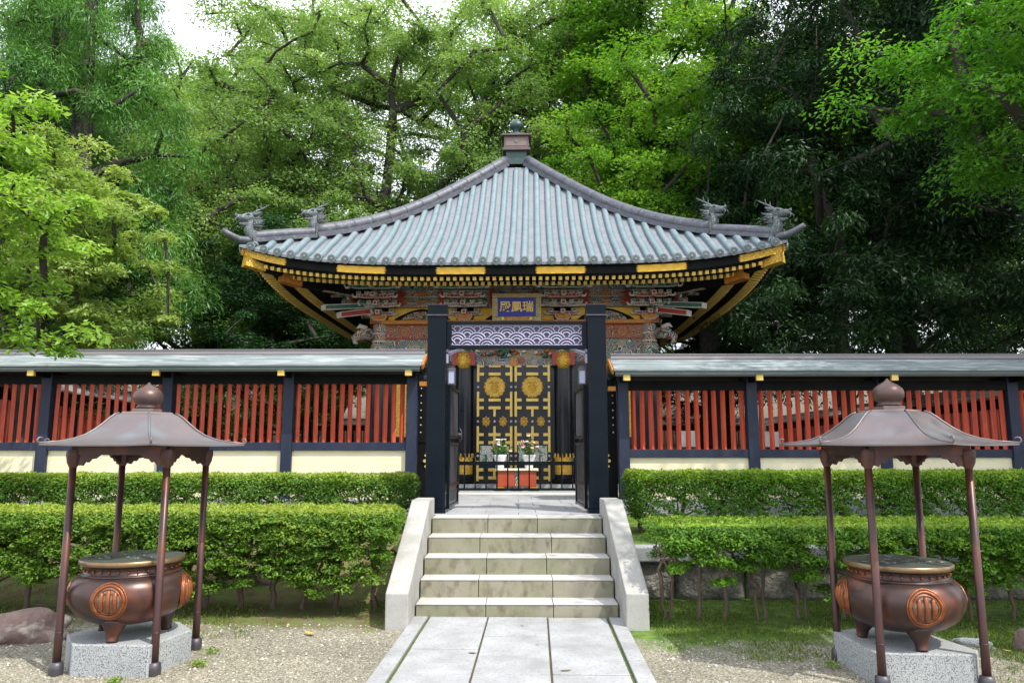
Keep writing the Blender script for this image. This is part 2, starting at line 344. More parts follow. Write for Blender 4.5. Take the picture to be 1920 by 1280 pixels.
# ------------------------------------------------------------------ mesh helpers
class MB:
    def __init__(s):
        s.v, s.f, s.m, s.s = [], [], [], []
    def add(s, vs, fs, mi=0, smooth=False):
        o = len(s.v)
        s.v.extend([tuple(p) for p in vs])
        for f in fs:
            s.f.append([i + o for i in f]); s.m.append(mi); s.s.append(smooth)
        return s
    def box(s, c, d, rot=None, mi=0):
        x, y, z = d[0] / 2, d[1] / 2, d[2] / 2
        vs = [Vector((i, j, k)) for i in (-x, x) for j in (-y, y) for k in (-z, z)]
        if rot is not None:
            vs = [rot @ q for q in vs]
        vs = [(q[0] + c[0], q[1] + c[1], q[2] + c[2]) for q in vs]
        return s.add(vs, [(0, 1, 3, 2), (4, 6, 7, 5), (0, 4, 5, 1), (2, 3, 7, 6), (0, 2, 6, 4), (1, 5, 7, 3)], mi)
    def bx(s, x0, x1, y0, y1, z0, z1, mi=0):
        return s.box(((x0 + x1) / 2, (y0 + y1) / 2, (z0 + z1) / 2), (abs(x1 - x0), abs(y1 - y0), abs(z1 - z0)), None, mi)
    def beam(s, a, b, w, h, mi=0):
        a, b = Vector(a), Vector(b)
        d = b - a
        L = d.length
        x = d.normalized()
        y = Vector((0, 0, 1)).cross(x)
        y = y.normalized() if y.length > 1e-4 else Vector((0, 1, 0))
        z = x.cross(y)
        m = Matrix((x, y, z)).transposed()
        return s.box((a + b) / 2, (L, w, h), m, mi)
    def tube(s, pts, rad, n=8, mi=0, caps=True, smooth=True):
        P = [Vector(p) for p in pts]
        if not hasattr(rad, '__len__'):
            rad = [rad] * len(P)
        vs, fs = [], []
        up = None
        for i, p in enumerate(P):
            t = (P[min(i + 1, len(P) - 1)] - P[max(i - 1, 0)])
            t = t.normalized() if t.length > 1e-9 else Vector((0, 0, 1))
            if up is None:
                up = Vector((1, 0, 0)) if abs(t.x) < 0.8 else Vector((0, 1, 0))
            up = (up - t * up.dot(t))
            up = up.normalized() if up.length > 1e-6 else t.orthogonal().normalized()
            w = t.cross(up)
            for k in range(n):
                a = 2 * PI * k / n
                vs.append(p + (up * math.cos(a) + w * math.sin(a)) * rad[i])
        for i in range(len(P) - 1):
            for k in range(n):
                k2 = (k + 1) % n
                fs.append((i * n + k, i * n + k2, (i + 1) * n + k2, (i + 1) * n + k))
        s.add(vs, fs, mi, smooth)
        if caps:
            o = len(s.v) - len(vs)
            s.f.append([o + k for k in range(n)][::-1]); s.m.append(mi); s.s.append(False)
            s.f.append([o + (len(P) - 1) * n + k for k in range(n)]); s.m.append(mi); s.s.append(False)
        return s
    def lathe(s, prof, n=32, c=(0, 0, 0), mi=0, smooth=True, rot=0.0):
        vs, fs = [], []
        for r, z in prof:
            for k in range(n):
                a = 2 * PI * k / n + rot
                vs.append((c[0] + r * math.cos(a), c[1] + r * math.sin(a), c[2] + z))
        for i in range(len(prof) - 1):
            for k in range(n):
                k2 = (k + 1) % n
                fs.append((i * n + k, i * n + k2, (i + 1) * n + k2, (i + 1) * n + k))
        return s.add(vs, fs, mi, smooth)
    def poly(s, pts, lo, hi, axis='y', mi=0):
        """extrude a 2D outline; axis y: pts are (x,z); axis z: pts are (x,y); axis x: pts are (y,z)"""
        def P(p, t):
            return {'y': (p[0], t, p[1]), 'z': (p[0], p[1], t), 'x': (t, p[0], p[1])}[axis]
        n = len(pts)
        vs = [P(p, lo) for p in pts] + [P(p, hi) for p in pts]
        fs = [tuple(range(n))[::-1], tuple(range(n, 2 * n))] + [(i, (i + 1) % n, n + (i + 1) % n, n + i) for i in range(n)]
        return s.add(vs, fs, mi)
    def grid(s, fn, nu, nv, mi=0, smooth=True):
        vs = [fn(i / nu, j / nv) for i in range(nu + 1) for j in range(nv + 1)]
        fs = [(i * (nv + 1) + j, (i + 1) * (nv + 1) + j, (i + 1) * (nv + 1) + j + 1, i * (nv + 1) + j + 1) for i in range(nu) for j in range(nv)]
        return s.add(vs, fs, mi, smooth)
    def xf(s, m):
        s.v = [tuple(m @ Vector(p)) for p in s.v]
        return s
    def join(s, o, m=None, moff=0):
        b = len(s.v)
        s.v.extend([tuple(m @ Vector(p)) if m is not None else p for p in o.v])
        s.f.extend([[i + b for i in f] for f in o.f]); s.m.extend([k + moff for k in o.m]); s.s.extend(o.s)
        return s
    def build(s, name, mats, parent=None, loc=None, bevel=0.0, fix=True):
        me = bpy.data.meshes.new(name)
        me.from_pydata(s.v, [], s.f)
        for q in (mats if isinstance(mats, (list, tuple)) else [mats]):
            me.materials.append(M[q] if isinstance(q, str) else q)
        me.polygons.foreach_set('material_index', s.m)
        me.polygons.foreach_set('use_smooth', s.s)
        if fix:
            import bmesh
            b = bmesh.new(); b.from_mesh(me)
            bmesh.ops.recalc_face_normals(b, faces=b.faces)
            b.to_mesh(me); b.free()
        me.update()
        o = bpy.data.objects.new(name, me)
        COL.objects.link(o)
        if parent is not None:
            o.parent = parent
        if loc is not None:
            o.location = loc
        if bevel:
            bv = o.modifiers.new('bevel', 'BEVEL')
            bv.width = bevel; bv.segments = 2; bv.limit_method = 'ANGLE'
        return o

def tag(o, label=None, cat=None, group=None, kind=None):
    if label: o['label'] = label
    if cat: o['category'] = cat
    if group: o['group'] = group
    if kind: o['kind'] = kind
    return o

def thing(name, label, cat, loc=(0, 0, 0), rz=0, group=None):
    o = bpy.data.objects.new(name, None)
    o.empty_display_size = 0.2
    COL.objects.link(o)
    o.location = loc
    o.rotation_euler = (0, 0, rz)
    return tag(o, label, cat, group)

KIDS = {}
def copy_tree(o, parent=None):
    c = o.copy()
    COL.objects.link(c)
    if parent is not None:
        c.parent = parent
    for ch in [x for x in bpy.data.objects if x.parent == o]:
        copy_tree(ch, c)
    return c

def rotz(a):
    return Matrix.Rotation(a, 4, 'Z')

# ------------------------------------------------------------------ leaves
def leaf_cloud(name, C, N, D, L, W, tint, matname, parent=None, loc=None, fold=0.18):
    """C centres, N normals, D directions (n,3); L, W sizes (n,)"""
    n = len(C)
    D = D - N * np.sum(D * N, axis=1, keepdims=True)
    D /= np.maximum(np.linalg.norm(D, axis=1, keepdims=True), 1e-6)
    S = np.cross(N, D)
    L = L[:, None]; W = W[:, None]
    V = np.empty((n, 4, 3), np.float32)
    V[:, 0] = C - D * L * 0.5
    V[:, 1] = C + S * W * 0.5 - N * W * fold
    V[:, 2] = C + D * L * 0.5
    V[:, 3] = C - S * W * 0.5 - N * W * fold
    me = bpy.data.meshes.new(name)
    me.vertices.add(n * 4)
    me.vertices.foreach_set('co', V.ravel())
    me.loops.add(n * 4)
    me.loops.foreach_set('vertex_index', np.arange(n * 4, dtype=np.int32))
    me.polygons.add(n)
    me.polygons.foreach_set('loop_start', np.arange(0, n * 4, 4, dtype=np.int32))
    at = me.attributes.new('tint', 'FLOAT', 'FACE')
    at.data.foreach_set('value', np.clip(tint, 0, 1).astype(np.float32))
    me.materials.append(M[matname])
    me.update()
    me.validate()
    o = bpy.data.objects.new(name, me)
    COL.objects.link(o)
    if parent is not None: o.parent = parent
    if loc is not None: o.location = loc
    return o

def unit(a):
    return a / np.maximum(np.linalg.norm(a, axis=1, keepdims=True), 1e-6)

def crown_points(rng, env, k, shell=0.45):
    """clump centres inside a union of ellipsoids (cx,cy,cz,rx,ry,rz)"""
    out = []
    vols = np.array([e[3] * e[4] * e[5] for e in env]); vols = vols ** (2 / 3); vols /= vols.sum()
    while len(out) < k:
        e = env[rng.choice(len(env), p=vols)]
        d = rng.normal(size=3); d /= np.linalg.norm(d)
        r = shell + (1 - shell) * rng.random() ** 0.8
        out.append([e[0] + d[0] * r * e[3], e[1] + d[1] * r * e[4], e[2] + d[2] * r * e[5]])
    return np.array(out)

def crown_leaves(rng, K, rk, per, leaf, wr, flat=0.45, droop=0.15, up=0.9, spread=0.28, jitter=0.35):
    """leaves around clump centres K; returns arrays for leaf_cloud"""
    k = len(K)
    rr = rk * rng.uniform(0.6, 1.35, k)
    cid = np.repeat(np.arange(k), per)
    n = len(cid)
    d = unit(rng.normal(size=(n, 3)))
    r = rng.random((n, 1)) ** 0.5
    off = d * r * rr[cid][:, None]
    off[:, 2] *= flat
    off[:, 2] -= droop * (off[:, 0] ** 2 + off[:, 1] ** 2) / np.maximum(rr[cid], 0.05)
    C = K[cid] + off
    N = unit(np.array([0, 0, up]) + rng.normal(size=(n, 3)) * 0.45 + d * spread)
    D = unit(off + rng.normal(size=(n, 3)) * rr[cid][:, None] * 0.5 + np.array([0, 0, -droop * rk]))
    L = leaf * rng.uniform(0.6, 1.3, n)
    ct = rng.random(k)
    tint = 0.5 + (ct[cid] - 0.5) * 0.6 + (rng.random(n) - 0.5) * jitter
    return C, N, D, L, L * wr, tint

def limbs(rng, mb, base, top, K, r0, nlimb=6, tw=0.25, maxseg=10, rmin=0.012):
    """trunk from base to top, then each clump joins the nearest node already grown"""
    base, top = np.array(base, float), np.array(top, float)
    nodes, par = [base], [-1]
    m = 9
    for i in range(1, m + 1):
        t = i / m
        p = base + (top - base) * t + rng.normal(size=3) * tw * np.array([1, 1, 0.2]) * (0.4 + t * 0.6)
        nodes.append(p); par.append(len(nodes) - 2)
    ax = top - base
    order = np.argsort(np.linalg.norm(K - (base + ax * 0.55), axis=1))
    for i in order:
        q = K[i]
        A = np.array(nodes[2:])
        dd = A - q
        dist = np.linalg.norm(dd, axis=1) + np.maximum(A[:, 2] - q[2], 0) * 1.6
        j = int(np.argmin(dist)) + 2
        a = nodes[j]
        v = q - a
        L = np.linalg.norm(v)
        ns = max(1, min(5, int(L / 0.9)))
        prev = j
        for s_ in range(1, ns + 1):
            t = s_ / ns
            p = a + v * t + np.array([0, 0, 0.10 * L * math.sin(t * PI)]) + (rng.normal(size=3) * 0.06 * L if s_ < ns else 0)
            nodes.append(p); par.append(prev); prev = len(nodes) - 1
    n = len(nodes)
    cnt = np.zeros(n)
    leaf = np.ones(n, bool)
    for i in range(1, n): leaf[par[i]] = False
    for i in range(n - 1, -1, -1):
        if leaf[i]: cnt[i] = 1
        if par[i] >= 0: cnt[par[i]] += cnt[i]
    rad = r0 * (cnt / cnt[0]) ** 0.42
    rad = np.maximum(rad, rmin)
    kids = [[] for _ in range(n)]
    for i in range(1, n): kids[par[i]].append(i)
    stack = [(0, None)]
    while stack:                     # one tube per unbranched run, the thickest child continues
        st, pre = stack.pop()
        chain = ([pre] if pre is not None else []) + [st]
        cur = st
        while kids[cur]:
            ks = sorted(kids[cur], key=lambda q: -cnt[q])
            for o in ks[1:]: stack.append((o, cur))
            cur = ks[0]; chain.append(cur)
        if len(chain) > 1:
            rr = [rad[c] for c in chain]
            if pre is not None: rr[0] = min(rad[pre], rad[st] * 1.25)
            rr[-1] *= 0.5
            mb.tube([nodes[c] for c in chain], rr, 7 if rr[0] > 0.05 else 4, caps=False)
    return mb

# ================================================================== SETTING
def terrain(x, y):
    if y < 8.55:
        z = 0.0
    elif x < -1.1:
        z = min(0.58, max(0, (y - 8.6)) / 1.3 * 0.58)
    elif x > 1.1:
        z = 0.56 * min(1, max(0, (y - 8.8) / 0.08))
    else:
        z = 0.56 * min(1, max(0, (y - 9.2) / 0.2))
    if y > 11.8: z = 0.58 + 0.25 * min(1, (y - 11.8) / 0.1)
    if y > 34: z += (y - 34) * 0.16 + 0.4 * math.sin(x * 0.17) * min(1, (y - 34) / 8)
    return z
ys = [-200, -60, -20, -8, 0, 2, 4, 5, 6, 7, 7.5, 8, 8.5, 8.7, 8.8, 8.84, 8.88, 9.0, 9.2, 9.3, 9.4, 9.6, 9.8, 9.9, 10.3, 11, 11.8, 11.9, 12.5, 14, 18, 24, 30, 34, 38, 44, 52, 60, 75, 95, 130, 200, 400]
xs = [-400, -150, -80, -50, -40, -32, -26, -21, -17, -13, -10, -8, -6, -5, -4, -3, -2, -1.4, -1.12, -1.08, -0.5, 0, 0.5, 1.08, 1.12, 1.4, 2, 3, 4, 5, 6, 8, 10, 13, 17, 21, 26, 32, 40, 50, 80, 150, 400]
g = MB()
g.add([(x, y, terrain(x, min(y, 95))) for y in ys for x in xs],
      [(j * len(xs) + i, j * len(xs) + i + 1, (j + 1) * len(xs) + i + 1, (j + 1) * len(xs) + i) for j in range(len(ys) - 1) for i in range(len(xs) - 1)])
tag(g.build('ground', 'ground'), kind='structure')

# path of slabs leading to the stairs, turned very slightly
def path():
    root = thing('stone_path', 'straight path of pale slabs running up to the foot of the stairs', 'path')
    root['kind'] = 'structure'
    del root['category']
    root.location = (0.01, 7.7, 0)
    root.rotation_euler.z = R(-1.4)
    base = MB(); base.bx(-1.03, 1.03, -9.5, -0.01, -0.05, 0.008)
    base.build('joint_moss', 'moss', root)
    for jx in (-0.295, 0.29):
        j = MB(); j.bx(jx - 0.03, jx + 0.03, -9.5, -0.012, -0.04, 0.016); j.build('joint_bed', 'earth', root)
    k = 0
    for ci, (x0, x1) in enumerate([(-0.865, -0.303), (-0.287, 0.282), (0.298, 0.865)]):
        y = -0.012; L = [0.62, 0.78, 0.64][ci]
        while y > -9.3:
            s = MB(); s.bx(x0, x1, y - L + 0.014, y, -0.03, 0.028 + 0.002 * math.sin(k * 2.1))
            s.build('slab', 'slab', root, bevel=0.006)
            y -= L; L = 0.60 + 0.08 * math.sin(k * 1.7 + ci); k += 1
    for sx in (-1, 1):
        y = -0.012; L = 0.50 if sx < 0 else 0.95
        while y > -9.3:
            s = MB(); a, b = sorted((sx * 0.895, sx * 1.03)); s.bx(a, b, y - L + 0.006, y, -0.03, 0.032)
            s.build('edging', 'slab', root, bevel=0.006)
            y -= L; L = 0.9 + 0.1 * math.sin(k); k += 1
path()

# stairs: five risers, each of three blocks
ST = [(7.70, 0.15), (8.03, 0.33), (8.34, 0.51), (8.68, 0.69), (9.05, 0.87)]
def stairs():
    root = thing('stone_staircase', 'five granite steps stained brown on their fronts, rising to the black gate', 'stairs')
    cuts = [(-0.31, 0.36), (-0.40, 0.37), (-0.33, 0.32), (-0.42, 0.39), (-0.345, 0.24)]
    for i, (y, z) in enumerate(ST):
        z0 = ST[i - 1][1] if i else -0.02
        y1 = ST[i + 1][0] + 0.03 if i < 4 else 9.45
        a, b = cuts[i]
        for x0, x1 in ((-1.005, a), (a, b), (b, 1.005)):
            s = MB()
            s.bx(x0 + 0.003, x1 - 0.003, y, y1, z0 - 0.02, z - 0.012, 0)
            s.bx(x0 + 0.0025, x1 - 0.0025, y - 0.006, y1, z - 0.0115, z, 1)
            s.build('step_block', ['riser', 'tread'], root, bevel=0.006)
stairs()
def stair_wall(sx, label):
    root = thing('stair_wall', label, 'stair wall', (sx * 1.125, 7.25, 0), 0, 'granite walls beside the stairs')
    prof = [(0, -0.02), (0, 0.33), (1.66, 1.08), (2.15, 1.08), (2.15, -0.02)]
    s = MB(); s.poly(prof, -0.108, 0.108, 'x', 0)
    s.build('wall_body', 'granite', root, bevel=0.012)
stair_wall(-1, 'sloping pale granite wall left of the steps, touching the left hedge')
stair_wall(1, 'sloping pale granite wall right of the steps, beside the right shrubs')

# platform paving at the gate
def platform():
    root = thing('gate_platform', 'bluish white stone paving between the gate posts', 'platform')
    root['kind'] = 'structure'; del root['category']
    b = MB(); b.bx(-1.32, 1.32, 9.451, 13.9, -0.2, 0.858); b.build('bed', 'earth', root)
    rows = [9.455, 9.80, 10.30, 11.0, 11.7, 12.5, 13.3, 13.895]
    for i in range(len(rows) - 1):
        off = 0.22 if i % 2 else 0
        xx = [-1.32, -0.62 + off, 0.02 + off, 0.68 + off * 0.6, 1.32]
        for j in range(4):
            s = MB(); s.bx(xx[j] + 0.003, xx[j + 1] - 0.003, rows[i] + 0.003, rows[i + 1] - 0.003, 0.84, 0.87)
            s.build('slab', 'slab', root, bevel=0.004)
    s = MB(); s.bx(-2.2, 2.2, 13.9, 14.22, 0.6, 0.885); s.build('kerb', 'plaster', root, bevel=0.006)
    s = MB(); s.bx(-3.6, 3.6, 14.221, 23.2, 0.55, 0.875); s.build('terrace', 'granitegrey', root)
platform()

# ================================================================== SHRINE
def zc(w):     # roof profile on the centre line
    W = [0.0, 0.3, 0.93, 1.54, 2.1, 2.65, 3.15, 3.6, 4.0, 4.4, 4.7, 5.04, 5.22]
    Z = [9.32, 9.00, 8.36, 7.76, 7.23, 6.77, 6.40, 6.10, 5.86, 5.65, 5.48, 5.275, 5.19]
    return float(np.interp(w, W, Z))
WE = 5.22
def lift(x, w):
    return 0.39 * (min(abs(x) / max(w, 0.01), 1.0)) ** 4.2 * (w / WE) ** 3
def lift2(x, w):
    return 0.42 * (min(abs(x) / WE, 1.0)) ** 4.2 * min(1, (w / WE)) ** 2

shrine = thing('shrine_hall', 'black and gold lacquered square shrine hall under a pyramid roof of green copper', 'shrine', (0, 19.0, 0), R(-1.3))

def side_parts():
    """one of four sides; local frame: wall centre at (0,-2.93), outward is -y"""
    P = []
    # roof surface and ribs
    s = MB()
    s.grid(lambda u, v: ((lambda w, t: (t * w, -w, zc(w) + lift(t * w, w)))(0.32 + (WE - 0.32) * u, -1 + 2 * v)), 26, 40, 1)
    s.grid(lambda u, v: ((lambda w, t: (t * w, -w, zc(w) + lift(t * w, w) - 0.05))(0.32 + (WE - 0.32) * u, -1 + 2 * v)), 10, 40, 3)
    s.grid(lambda u, v: ((lambda t: (t * WE, -WE, zc(WE) + lift(t * WE, WE) - 0.05 * u))(-1 + 2 * v)), 1, 40, 1)
    for j in range(14):
        w = 0.7 + j * 0.34
        s.grid(lambda u, v, w=w: (((-1 + 2 * v) * w), -w - 0.014 * u + 0.004, zc(w) + lift((-1 + 2 * v) * w, w) + 0.012 - 0.020 * u), 1, 30, 1, False)
    n = 20
    for i in range(-n, n + 1):
        x = i * 0.262
        w0 = max(abs(x) + 0.05, 0.42)
        if w0 > WE - 0.08: continue
        pts, rr = [], []
        L = WE + 0.035 - w0
        k = max(2, int(L / 0.15))
        for j in range(k + 1):
            w = WE + 0.035 - L * j / k
            for e, ra in ((0.0, 0.074), (0.13, 0.067)):
                ww = w - e
                if ww < w0: continue
                pts.append((x, -ww, zc(min(ww, WE)) + lift(x, ww) + 0.022)); rr.append(ra)
        if len(pts) > 1:
            s.tube(pts, rr, 10, 0)
        zz = zc(WE) + lift(x, WE) + 0.015
        s.tube([(x, -WE - 0.02, zz), (x, -WE - 0.065, zz - 0.004)], 0.082, 16, 0)
        s.tube([(x, -WE - 0.06, zz - 0.003), (x, -WE - 0.072, zz - 0.004)], 0.066, 16, 2)
        s.tube([(x, -WE - 0.07, zz - 0.004), (x, -WE - 0.080, zz - 0.004)], [0.028, 0.018], 8, 0)
    P.append(('roof_slope', s, ['rib', 'pan', 'capdisc', 'blackmatt'], 0))
    # fascia
    s = MB()
    def fas(w, zt, zb, th):
        N = 36
        for a in range(N):
            x0, x1 = -w + 2 * w * a / N, -w + 2 * w * (a + 1) / N
            l0, l1 = lift2(x0, WE), lift2(x1, WE)
            vs = [(x0, -w, zt + l0), (x1, -w, zt + l1), (x1, -w, zb + l1), (x0, -w, zb + l0),
                  (x0, -w + th, zt + l0), (x1, -w + th, zt + l1), (x1, -w + th, zb + l1), (x0, -w + th, zb + l0)]
            s.add(vs, [(0, 1, 2, 3), (5, 4, 7, 6), (0, 4, 5, 1), (3, 2, 6, 7)])
    fas(5.17, 5.155, 5.115, 0.12)
    fas(5.13, 5.115, 4.975, 0.10)
    fas(5.07, 4.975, 4.955, 0.12)
    P.append(('eave_board', s, ['blackmatt'], 0))
    # gold plates on the fascia
    for cx, hw in ((-2.86, 0.44), (-0.95, 0.44), (0.95, 0.44), (2.86, 0.44), (-4.76, 0.41), (4.76, 0.41)):
        s = MB()
        N = 12
        top, bot = [], []
        for a in range(N + 1):
            x = cx - hw + 2 * hw * a / N
            top.append((x, 5.112 + lift2(x, WE))); bot.append((x, 4.978 + lift2(x, WE)))
        def end(xa, sgn):
            l = lift2(xa, WE)
            return [(xa + sgn * dx, 4.978 + l + t * 0.134) for t, dx in ((0.12, 0.035), (0.25, -0.005), (0.38, 0.045), (0.5, 0.0), (0.62, 0.045), (0.75, -0.005), (0.88, 0.035))]
        o = bot + end(cx + hw, 1) + top[::-1] + end(cx - hw, -1)[::-1]
        s.poly(o, -5.155, -5.128, 'y')
        P.append(('gold_plate', s, ['goldrel' if abs(cx) > 4 else 'gold'], 0))
    # rafters, two tiers, gold tips
    for tier, (we, wi, z0, sl, dz) in enumerate(((4.99, 4.42, 4.925, 0.24, 0.062), (4.52, 2.93, 4.932, 0.25, 0.066))):
        s = MB()
        N = int(we / 0.127)
        for i in range(-N, N + 1):
            x = i * 0.127 + 0.0635
            if abs(x) > we - 0.05: continue
            wa = max(abs(x) + 0.02, wi)
            if wa > we - 0.06: continue
            def zz(w): return z0 + (we - w) * sl + lift2(x, w)
            A = Vector((x, -we, zz(we))); B = Vector((x, -wa, zz(wa)))
            s.beam(A, B, 0.058, dz, 0)
            d = (B - A).normalized()
            s.beam(A - d * 0.012, A + d * 0.19, 0.066, dz + 0.008, 1)
        P.append(('rafter_row', s, ['blackmatt', 'goldpale'], 0))
        s = MB()
        def sof(u, v, we=we, wi=wi, z0=z0, sl=sl, dz=dz):
            w = we - 0.03 - (we - wi) * u; x = (-1 + 2 * v) * w
            return (x, -w, z0 + dz * 0.52 + (we - w) * sl + lift2(x, w))
        s.grid(sof, 5, 36, 0)
        # board along the tip row of the inner tier
        if tier:
            NB = 30
            for a in range(NB):
                x0, x1 = (-1 + 2 * a / NB) * (we + 0.02), (-1 + 2 * (a + 1) / NB) * (we + 0.02)
                s.beam((x0, -we - 0.02, z0 + 0.055 + lift2(x0, we)), (x1, -we - 0.02, z0 + 0.055 + lift2(x1, we)), 0.06, 0.03, 0)
        P.append(('soffit', s, ['blackmatt'], 0))
    return P

def arm(s, cx, yc, z, L, h, th, mi_edge, mi_face, nosy=False):
    """boat shaped bracket arm in the xz plane, thickness th along y, painted face inside a pale outline"""
    def outline(k, dz0, dz1):
        a = L / 2 - k
        pts = [(cx - a, z + h - dz1), (cx - a, z + h * 0.62), (cx - a * 0.93, z + h * 0.30 + dz0 * 0.5), (cx - a * 0.78, z + h * 0.08 + dz0), (cx - a * 0.62, z + dz0)]
        return pts + [(2 * cx - p[0], p[1]) for p in pts[::-1]]
    s.poly(outline(0.003, 0.003, 0.003), yc - th / 2 + 0.006, yc + th / 2, 'y', mi_face)
    s.poly(outline(0, 0, 0), yc - th / 2, yc - th / 2 + 0.012, 'y', mi_edge)
    s.poly(outline(0.015, 0.015, 0.015), yc - th / 2 - 0.004, yc - th / 2 + 0.01, 'y', mi_face)
def block(s, cx, yc, z, w, h, th, mi_edge, mi_face):
    def outline(k):
        a = w / 2 - k
        return [(cx - a, z + h - k), (cx - a, z + h * 0.5), (cx - a * 0.72, z + k), (cx + a * 0.72, z + k), (cx + a, z + h * 0.5), (cx + a, z + h - k)]
    s.poly(outline(0.002), yc - th / 2 + 0.006, yc + th / 2, 'y', mi_face)
    s.poly(outline(0), yc - th / 2, yc - th / 2 + 0.012, 'y', mi_edge)
    s.poly(outline(0.012), yc - th / 2 - 0.004, yc - th / 2 + 0.01, 'y', mi_face)

BM = ['whitepaint', 'redpaint', 'greenpaint', 'polychrome', 'orange', 'blackmatt']
def cluster(half=None):
    """bracket complex stepping outwards (-y); z 0 at column top, about 0.62 high"""
    s = MB()
    block(s, 0, 0, 0.0, 0.34, 0.13, 0.34, 0, 4)
    cols = [1, 3, 1, 2]
    for t in range(4):
        y = -0.25 * t
        z = 0.11 + 0.148 * t
        L = 0.62 + 0.13 * (t % 2) + 0.09 * t
        arm(s, 0, y - 0.05, z, L, 0.085, 0.10, 0, cols[t])
        for q in (-1, -0.5, 0, 0.5, 1):
            if t == 0 and abs(q) == 0.5: continue
            block(s, q * (L / 2 - 0.05), y - 0.05, z + 0.085, 0.105, 0.055, 0.13, 0, 3 if q in (-0.5, 0.5) else 2)
        # tongue running outwards
        s.bx(-0.045, 0.045, y - 0.33, y + 0.1, z + 0.005, z + 0.085, 3)
        s.bx(-0.048, 0.048, y - 0.334, y - 0.322, z + 0.002, z + 0.088, 0)
        s.bx(-0.030, 0.030, y - 0.336, y - 0.31, z + 0.018, z + 0.075, 1)
        if t in (1, 3):
            s.poly([(-0.05, z + 0.02), (-0.035, z + 0.17), (0.035, z + 0.17), (0.05, z + 0.02)], y - 0.19, y - 0.16, 'y', 0)
            s.poly([(-0.034, z + 0.035), (-0.022, z + 0.155), (0.022, z + 0.155), (0.034, z + 0.035)], y - 0.195, y - 0.17, 'y', 1)
        for q in (-0.75, -0.35, 0.35, 0.75):
            s.tube([(q * L / 2 + 0.042 * math.cos(a), y - 0.108, z + 0.03 + 0.042 * math.sin(a)) for a in [PI * j / 6 for j in range(7)]], 0.008, 5, 0, caps=False)
        # small animal-nose carvings at both ends
        for q in (-1, 1):
            s.tube([(q * (L / 2 - 0.02), y - 0.08, z + 0.03), (q * (L / 2 + 0.05), y - 0.10, z + 0.025), (q * (L / 2 + 0.085), y - 0.11, z + 0.065), (q * (L / 2 + 0.06), y - 0.11, z + 0.09)], [0.028, 0.024, 0.018, 0.008], 6, 0)
    return s

